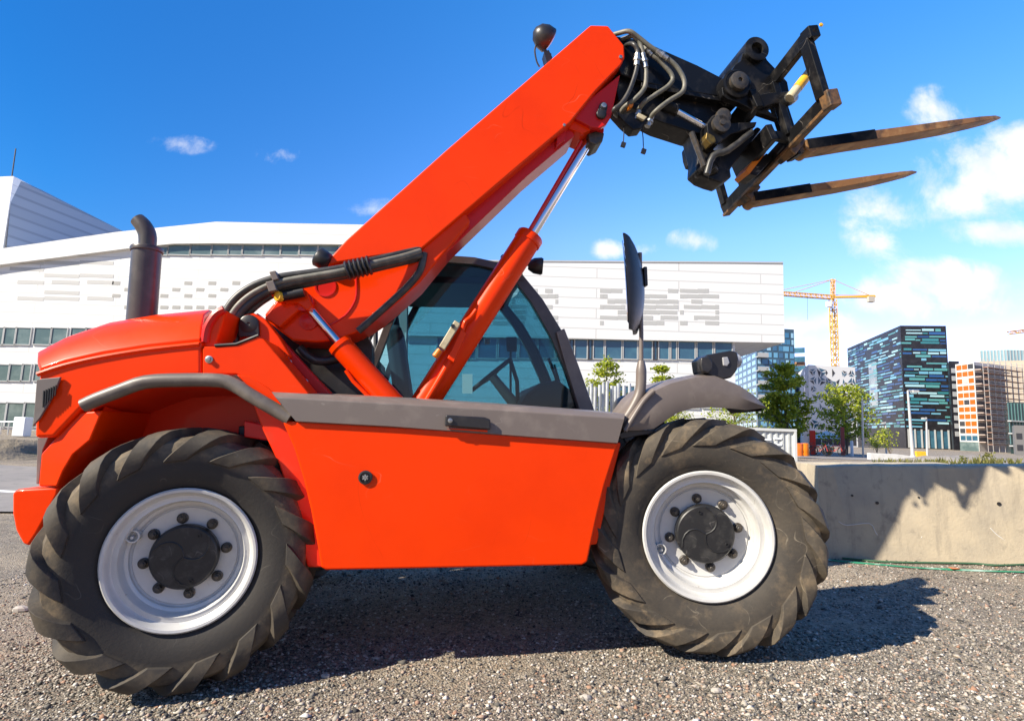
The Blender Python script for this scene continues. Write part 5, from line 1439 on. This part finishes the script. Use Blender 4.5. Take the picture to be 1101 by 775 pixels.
# ================================================================== pipe fence, container, lamps, bits
pf = thing('pipe_fence', 'fence of upright steel pipes of uneven height in front of the white building', 'fence', W(655,450,16)*1.0)
stl2 = pmat('galvanised_pipe', (.52,.54,.55), .4, .4, col2=(.35,.36,.37), nscale=4)
DF = 16.; lr = random.Random(4)
for px, py in ((636,413),(640,417),(645,411),(649,412),(653,411),(658,412),(662,413),(665,411),(671,412),(677,411),(684,415),(690,417),(696,414),(702,416),(632,415)):
    t = W(px, py+lr.uniform(-2,3), DF+lr.uniform(-.25,.25)); b = Vector((t.x, t.y, ground_z(t.x, t.y)-.05))
    addp(pf, MB().tube([b, t], .042+.012*lr.random(), 8), 'picket', stl2, smooth=50)
for z_ in (.35, .95):
    a, b = W(628,440,DF+.4), W(708,440,DF+.4); g = ground_z(a.x, a.y)
    addp(pf, MB().tube([(a.x,a.y,g+z_),(b.x,b.y,g+z_)], .03, 8), 'rail', stl2)
lt = MB()
for k in range(26):
    a = W(lr.uniform(632,702), lr.uniform(418,440), DF+.5+lr.uniform(0,.3)); b = a + Vector((lr.uniform(-.5,.5), 0, lr.uniform(-.3,.3))); lt.tube([a,b], .018, 5)
addp(pf, lt, 'stacked_rods', pmat('dark_steel_rod', (.10,.095,.09), .6))
DCt = 30.
ctm = pmat('container_paint', (.50,.52,.51), .5, col2=(.40,.41,.40), nscale=2)
c0, c1 = W(808,461.5,DCt), W(856.5,461.5,DCt)
gz = ground_z(c1.x, DCt); hgt = c1.z-gz
ct = thing('container', 'light grey steel container behind the front tyre under the conical tree', 'container', (c1.x-2.0, DCt, gz))
x1 = c1.x; x0 = c1.x-5.0
m = MB(); rows = []; nn = 60
for i in range(nn+1):
    x = x0+.1+(x1-x0-.2)*i/nn; o = .05*(1 if (i//2) % 2 else 0); rows.append([(x, DCt+.06+o, gz+.15), (x, DCt+.06+o, gz+hgt-.12)])
m.grid(rows, (0,.02,0)); addp(ct, m, 'corrugated_side', ctm, smooth=20)
m = MB(); m.box(((x0+x1)/2, DCt+1.25, gz+hgt/2), (x1-x0-.2, 2.2, hgt-.1)); addp(ct, m, 'body', ctm)
m = MB()
for z_ in (gz+.08, gz+hgt-.06): m.box(((x0+x1)/2, DCt+.05, z_), (x1-x0, .14, .14))
for x in (x0+.07, x1-.07, x1-2.4): m.box((x, DCt+.05, gz+hgt/2), (.13,.13,hgt))
addp(ct, m, 'frame', pmat('container_frame', (.58,.59,.58), .5), smooth=0)
m = MB()
for xx, z_ in ((-1.55,.62),(-1.0,.66),(-1.0,.48)): m.box((x1+xx, DCt+.035, gz+hgt*z_+.1), (.45,.02,.10))
addp(ct, m, 'marking_plate', M['white'], smooth=0)
lampm = pmat('lamp_post_steel', (.55,.55,.53), .45, .3)
for i, (px, pyb, pyt, dep, arm, lab) in enumerate(((982,497,420,34,10,'tall leaning street lamp with a long arm before the black block'),(997,494,449,46,-4,'short street lamp right of the leaning lamp'),(953,489,454,52,-3,'grey street lamp before the corner of the black block'),(928,490,428,48,0,'plain thin post beside the broad street tree'))):
    b = W(px, pyb, dep); t = W(px-(6 if i == 0 else 1), pyt, dep); b.z = min(b.z, ground_z(b.x,b.y)+.2) - .1
    root = thing('street_lamp' if i < 3 else 'flag_pole', lab, 'street lamp' if i < 3 else 'pole', b, 'street lamps along the far road' if i < 3 else None)
    addp(root, MB().tube([b, lin(b,t,.5), t], [.12 if i == 0 else .08,.08,.055], 8), 'pole', lampm, smooth=50)
    if i == 0: addp(root, MB().tube([b, lin(b,t,.06), lin(b,t,.12)], [.24,.22,.12], 8), 'base', lampm)
    if arm:
        e = W(px-(6 if i == 0 else 1)+arm, pyt+1, dep); d = (e-t)
        m = MB().tube([t, e], .05, 6); m.box(lin(t,e,.75), (abs(d.x)*.6,.3,.14)); addp(root, m, 'lamp_head', lampm)
for px0, px1, pyt, pyb, dep, lab in ((936,985,487,493.5,42,'long white low wall in front of the black block'),):
    a, b = W(px0,pyb,dep), W(px1,pyb+2,dep); h = W(px0,pyt,dep).z - a.z
    o = MB().prism([a+Vector((0,0,-.4)), b+Vector((0,0,-.4)), b+Vector((0,0,h*.7)), lin(a,b,.6)+Vector((0,0,h)), a+Vector((0,0,h))], (0,.4,0)).build('low_wall', pmat('low_wall_white', (.68,.67,.64), .8, col2=(.55,.53,.5), nscale=2), bevel=.02)
    tag(o, lab, 'wall')
# small yellow loader beyond the wall
c0 = W(990,492,40); ld = thing('road_barrier', 'small yellow plastic road barrier beyond the white low wall', 'road barrier', c0)
m = MB().prism([c0+Vector((-.35,-.16,-.1)), c0+Vector((.35,-.16,-.1)), c0+Vector((.35,-.05,.45)), c0+Vector((-.35,-.05,.45))], (0,.2,0)); addp(ld, m, 'body', M['yellow'], bevel=.03)
m = MB().box(c0+Vector((0,-.05,-.12)), (.8,.5,.08)); addp(ld, m, 'foot', M['yellow'])
# bicycles
bkm = [pmat('bike_red', (.5,.05,.04), .4), pmat('bike_dark', (.03,.03,.035), .4), pmat('bike_silver', (.45,.45,.46), .35, .5)]
def bike(px, py, dep, mt, lab, yaw):
    b = W(px, py, dep); root = thing('bicycle', lab, 'bicycle', b, 'bicycles parked by the lattice office block'); root.rotation_euler = (0,0,yaw)
    for dx in (-.52,.52):
        w_ = MB(); w_.tube([(dx+.33*math.cos(t), 0, .34+.33*math.sin(t)) for t in np.linspace(0,6.283,19)], .03, 6)
        for t in np.linspace(0, 3.14, 5)[:-1]: w_.tube([(dx+.32*math.cos(t),0,.34+.32*math.sin(t)),(dx-.32*math.cos(t),0,.34-.32*math.sin(t))], .006, 4)
        w_.build('wheel', M['dark'], root)
    f = MB()
    for p, q in (((-.52,.34),(-.15,.75)),((-.15,.75),(.38,.80)),((-.02,.34),(-.15,.80)),((-.02,.34),(.38,.75)),((-.52,.34),(-.02,.34)),((.52,.34),(.36,.95))): f.tube([(p[0],0,p[1]),(q[0],0,q[1])], .026, 6)
    f.build('frame', mt, root)
    MB().box((-.17,0,.92), (.26,.14,.06)).build('saddle', M['dark'], root, bevel=.02)
    MB().tube([(.30,-.28,1.0),(.36,0,.97),(.30,.28,1.0)], .018, 6).build('handlebar', M['dark'], root)
for px, py, k, lab, yaw in ((874,489,1,'dark bicycle parked beside the orange barrel',.3),(882,489.5,0,'red bicycle parked left of the thin tree trunk',-.5),(889,489,2,'silver bicycle parked under the white canopy',.7),(898,489.5,0,'red bicycle parked close to the broad tree',-.2)):
    bike(px, py, 46, bkm[k], lab, yaw)
# canopy and barrels
cnp = thing('canopy', 'white fabric canopy in front of the lattice office block', 'canopy', W(889,487,60))
t = W(889,463,60); a, b = W(876,471,60), W(903,471,60)
m = MB()
for y0 in (-1.3,): pass
base = [Vector((a.x,60-1.3,a.z)), Vector((b.x,60-1.3,a.z)), Vector((b.x,61.3,a.z)), Vector((a.x,61.3,a.z))]
m.add(base+[t], [(0,1,4),(1,2,4),(2,3,4),(3,0,4)]); addp(cnp, m, 'canopy_cloth', pmat('canopy_cloth', (.78,.77,.75), .8), smooth=0)
for p in base: addp(cnp, MB().tube([p, Vector((p.x,p.y,-1.3))], .05, 6), 'pole', lampm)
for k, (px, c_, lab) in enumerate(((859.5,M['olens'],'small orange barrel beside the container'),(865.5,M['orange'],'amber barrel next to the small orange barrel'))):
    b = W(px, 490, 40); tag(MB().lathe([(.26,0),(.28,.05),(.26,.3),(.28,.34),(.26,.6),(.27,.85),(.2,.88)], b, (0,0,1), 16).build('barrel', c_, smooth=40), lab, 'barrel', 'barrels by the container')
b = W(874,490,50)
sg = thing('info_post', 'slim red information post by the bicycles', 'sign', b)
m = MB(); m.box(b+Vector((0,0,1.0)), (.5,.15,2.4)); addp(sg, m, 'panel', M['maroon'], bevel=.02); addp(sg, MB().box(b+Vector((0,0,-.15)), (.7,.3,.2)), 'foot', M['dark'])
b = W(906.5,490,50)
sg = thing('info_post', 'dark red information post left of the broad tree trunk', 'sign', b)
m = MB(); m.box(b+Vector((0,0,1.2)), (.32,.15,2.6)); addp(sg, m, 'panel', pmat('dark_red_panel', (.22,.03,.03), .5), bevel=.02); addp(sg, MB().box(b+Vector((0,0,-.15)), (.5,.3,.2)), 'foot', M['dark'])
b = W(911,489,50)
tag(MB().lathe([(.12,-.3),(.12,1.2),(.10,1.25)], b+Vector((.6,.3,0)), (0,0,1), 14).build('white_pillar', M['white'], smooth=40), 'white round pillar behind the trunk of the broad tree', 'pillar')
# utility box, railing and kerb at the left edge
b = W(23,468,30); tag(MB().box(b+Vector((0,0,.45)), (.62,.5,1.0)).build('utility_box', M['white'], bevel=.04), 'small white utility box above the earth bank', 'utility box')
rl = thing('handrail', 'low pale handrail in front of the left ground floor windows', 'railing', W(5,468,32))
for px in (0, 8, 16): p = W(px,468,32); addp(rl, MB().tube([p+Vector((0,0,-.3)), p+Vector((0,0,.75))], .035, 6), 'post', lampm)
a, b = W(-12,468,32), W(17,468,32); addp(rl, MB().tube([a+Vector((0,0,.75)), b+Vector((0,0,.75))], .035, 6), 'rail', lampm)
a, b = W(-60,468.5,31), W(60,471,31)
kind(MB().beam(a+Vector((0,0,-.2)), b+Vector((0,0,-.2)), .8, .5).build('plinth_terrace', pmat('terrace_concrete', (.45,.42,.38), .85), bevel=.02), 'structure')
# ================================================================== light, sky, camera
SUN_L = Vector((1.16, .47, -1.0))                     # travel of the sunlight in the vehicle frame
sd = (EX*SUN_L.x + EY*SUN_L.y + EZ*SUN_L.z).normalized()
sl = bpy.data.lights.new('sun', 'SUN'); sl.energy = 4.2; sl.angle = math.radians(.5); sl.color = (1, .91, .76)
so = bpy.data.objects.new('sun', sl); COL.objects.link(so); so.rotation_euler = sd.to_track_quat('-Z', 'Y').to_euler(); so.location = (-8, -6, 12)
world = bpy.data.worlds.new('World'); scene.world = world; world.use_nodes = True
nt = world.node_tree; bg = nt.nodes['Background']; out = nt.nodes['World Output']
sky = nt.nodes.new('ShaderNodeTexSky'); sky.sky_type = 'NISHITA'; sky.sun_disc = False
sky.sun_elevation = math.asin(-sd.z); sky.sun_rotation = math.atan2(-sd.x, -sd.y)
sky.air_density = 1.0; sky.dust_density = .4; sky.ozone_density = 2.5
hs = nt.nodes.new('ShaderNodeHueSaturation'); hs.inputs['Saturation'].default_value = 1.40; hs.inputs['Value'].default_value = 1.0
lnk(nt, sky.outputs[0], hs.inputs['Color']); 
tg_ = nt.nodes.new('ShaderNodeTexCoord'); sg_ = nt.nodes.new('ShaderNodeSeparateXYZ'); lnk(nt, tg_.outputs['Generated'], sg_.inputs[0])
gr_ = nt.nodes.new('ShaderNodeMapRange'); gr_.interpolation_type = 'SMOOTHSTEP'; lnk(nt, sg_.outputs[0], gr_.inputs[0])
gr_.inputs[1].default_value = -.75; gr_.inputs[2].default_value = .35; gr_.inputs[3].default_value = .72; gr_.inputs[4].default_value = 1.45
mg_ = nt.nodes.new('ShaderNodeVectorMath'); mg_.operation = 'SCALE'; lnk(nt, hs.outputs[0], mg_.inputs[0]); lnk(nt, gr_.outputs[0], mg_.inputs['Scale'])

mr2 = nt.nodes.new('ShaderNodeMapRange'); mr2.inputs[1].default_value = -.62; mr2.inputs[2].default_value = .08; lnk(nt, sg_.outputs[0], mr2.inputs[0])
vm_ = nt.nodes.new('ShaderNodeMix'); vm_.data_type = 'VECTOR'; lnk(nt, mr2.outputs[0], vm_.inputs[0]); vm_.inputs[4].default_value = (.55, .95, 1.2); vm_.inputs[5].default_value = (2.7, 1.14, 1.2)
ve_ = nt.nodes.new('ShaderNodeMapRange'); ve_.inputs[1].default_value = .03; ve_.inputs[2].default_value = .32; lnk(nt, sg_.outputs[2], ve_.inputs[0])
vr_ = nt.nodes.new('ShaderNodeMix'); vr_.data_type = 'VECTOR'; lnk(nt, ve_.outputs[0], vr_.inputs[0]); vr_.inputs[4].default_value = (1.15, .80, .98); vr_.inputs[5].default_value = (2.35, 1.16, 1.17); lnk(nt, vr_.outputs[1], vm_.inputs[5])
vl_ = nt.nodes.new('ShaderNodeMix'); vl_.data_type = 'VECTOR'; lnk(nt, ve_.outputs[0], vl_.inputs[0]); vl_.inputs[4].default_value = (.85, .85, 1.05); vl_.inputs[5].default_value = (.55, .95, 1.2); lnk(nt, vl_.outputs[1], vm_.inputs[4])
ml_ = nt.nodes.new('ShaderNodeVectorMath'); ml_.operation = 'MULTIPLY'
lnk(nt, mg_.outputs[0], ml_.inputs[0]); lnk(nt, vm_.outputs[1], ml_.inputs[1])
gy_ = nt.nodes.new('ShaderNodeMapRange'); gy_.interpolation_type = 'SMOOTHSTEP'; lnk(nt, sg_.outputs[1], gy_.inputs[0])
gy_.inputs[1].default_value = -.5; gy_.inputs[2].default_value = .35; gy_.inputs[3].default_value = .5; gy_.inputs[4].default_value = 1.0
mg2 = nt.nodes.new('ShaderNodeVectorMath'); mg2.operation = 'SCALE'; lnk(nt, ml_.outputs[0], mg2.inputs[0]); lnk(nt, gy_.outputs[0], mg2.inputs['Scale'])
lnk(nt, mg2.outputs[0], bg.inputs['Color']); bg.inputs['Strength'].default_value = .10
# clouds, by direction
def mth(op, a, b=None, cl=False):
    n = nt.nodes.new('ShaderNodeMath'); n.operation = op; n.use_clamp = cl
    for i, v in enumerate((a, b)):
        if v is None: continue
        if isinstance(v, (int, float)): n.inputs[i].default_value = v
        else: lnk(nt, v, n.inputs[i])
    return n.outputs[0]
tcw = nt.nodes.new('ShaderNodeTexCoord'); sx = nt.nodes.new('ShaderNodeSeparateXYZ'); lnk(nt, tcw.outputs['Generated'], sx.inputs[0])
ysafe = mth('MAXIMUM', sx.outputs[1], .05)
cmb = nt.nodes.new('ShaderNodeCombineXYZ'); lnk(nt, mth('DIVIDE', sx.outputs[0], ysafe), cmb.inputs[0]); lnk(nt, mth('DIVIDE', sx.outputs[2], ysafe), cmb.inputs[1])
blobs = [(1000,300,62,24,.9),(960,318,55,26,.85),(1040,312,45,30,.85),(880,352,70,17,.75),(905,365,70,16,.7),(1080,190,60,38,1.0),(1040,212,40,22,.8),(1101,160,40,26,.9),(955,228,46,26,.55),(1000,196,34,46,.45),(1006,122,30,26,.5),(950,262,40,22,.42),
         (652,268,22,12,.8),(744,260,28,16,.75),(695,268,20,10,.4),(195,155,40,14,.42),(305,168,44,12,.30),(400,225,56,14,.42),(1075,250,60,14,.6),(1090,330,60,30,.35)]
acc = None
for px, py, rx, ry, w_ in blobs:
    r = ray(px, py); ca, cb = r.x/r.y, r.z/r.y
    s = nt.nodes.new('ShaderNodeVectorMath'); s.operation = 'SUBTRACT'; lnk(nt, cmb.outputs[0], s.inputs[0]); s.inputs[1].default_value = (ca, cb, 0)
    sc_ = nt.nodes.new('ShaderNodeVectorMath'); sc_.operation = 'MULTIPLY'; lnk(nt, s.outputs[0], sc_.inputs[0]); sc_.inputs[1].default_value = (FPX/rx, FPX/ry, 0)
    ln = nt.nodes.new('ShaderNodeVectorMath'); ln.operation = 'LENGTH'; lnk(nt, sc_.outputs[0], ln.inputs[0])
    m_ = mth('MULTIPLY', mth('MAXIMUM', mth('SUBTRACT', (1.6 if py < 270 else 1.4) if px > 860 else 1.25, ln.outputs['Value']), 0), w_)
    acc = m_ if acc is None else mth('MAXIMUM', acc, m_)
nz_ = nt.nodes.new('ShaderNodeTexNoise'); nz_.inputs['Scale'].default_value = 7.5; nz_.inputs['Detail'].default_value = 12; nz_.inputs['Roughness'].default_value = .66; nz_.inputs['Distortion'].default_value = .25
lnk(nt, cmb.outputs[0], nz_.inputs['Vector'])
dens = mth('ADD', acc, mth('MULTIPLY', mth('SUBTRACT', nz_.outputs[0], .52), 2.4))
dens = mth('MULTIPLY', dens, mth('MULTIPLY', acc, 6, True))
mr = nt.nodes.new('ShaderNodeMapRange'); mr.interpolation_type = 'SMOOTHSTEP'; mr.inputs[1].default_value = .08; mr.inputs[2].default_value = .95
lnk(nt, dens, mr.inputs[0])
front = mth('MULTIPLY', mr.outputs[0], mth('GREATER_THAN', sx.outputs[1], .06))
bg2 = nt.nodes.new('ShaderNodeBackground')
n2 = nt.nodes.new('ShaderNodeTexNoise'); n2.inputs['Scale'].default_value = 14; n2.inputs['Detail'].default_value = 6; lnk(nt, cmb.outputs[0], n2.inputs['Vector'])
cr_ = nt.nodes.new('ShaderNodeValToRGB'); cr_.color_ramp.elements[0].position = .3; cr_.color_ramp.elements[0].color = (.72,.78,.86,1); cr_.color_ramp.elements[1].position = .62; cr_.color_ramp.elements[1].color = (1,.97,.94,1)
lnk(nt, n2.outputs[0], cr_.inputs[0]); lnk(nt, cr_.outputs[0], bg2.inputs[0]); bg2.inputs[1].default_value = .56
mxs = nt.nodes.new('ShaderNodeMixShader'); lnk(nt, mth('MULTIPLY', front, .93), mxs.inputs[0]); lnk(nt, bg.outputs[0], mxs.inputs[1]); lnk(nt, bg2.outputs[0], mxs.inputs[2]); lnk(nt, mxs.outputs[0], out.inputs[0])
cd = bpy.data.cameras.new('camera'); cam = bpy.data.objects.new('camera', cd); COL.objects.link(cam); scene.camera = cam
cd.sensor_fit = 'HORIZONTAL'; cd.sensor_width = 36; cd.lens = 36*FPX/PW; cd.clip_start = .05; cd.clip_end = 8000
fwd = Vector((0, math.cos(PITCH), math.sin(PITCH))); up0 = Vector((0, -math.sin(PITCH), math.cos(PITCH))); rt0 = Vector((1,0,0))
rt = rt0*math.cos(ROLL) + up0*math.sin(ROLL); up = -rt0*math.sin(ROLL) + up0*math.cos(ROLL)
cam.matrix_world = Matrix(((rt.x,up.x,-fwd.x,0),(rt.y,up.y,-fwd.y,0),(rt.z,up.z,-fwd.z,0),(0,0,0,1)))
vs = scene.view_settings; vs.view_transform = 'Standard'; vs.look = 'None'; vs.gamma = 1; vs.exposure = 1.15; vs.use_curve_mapping = False
scene.render.resolution_x, scene.render.resolution_y = 1024, 720
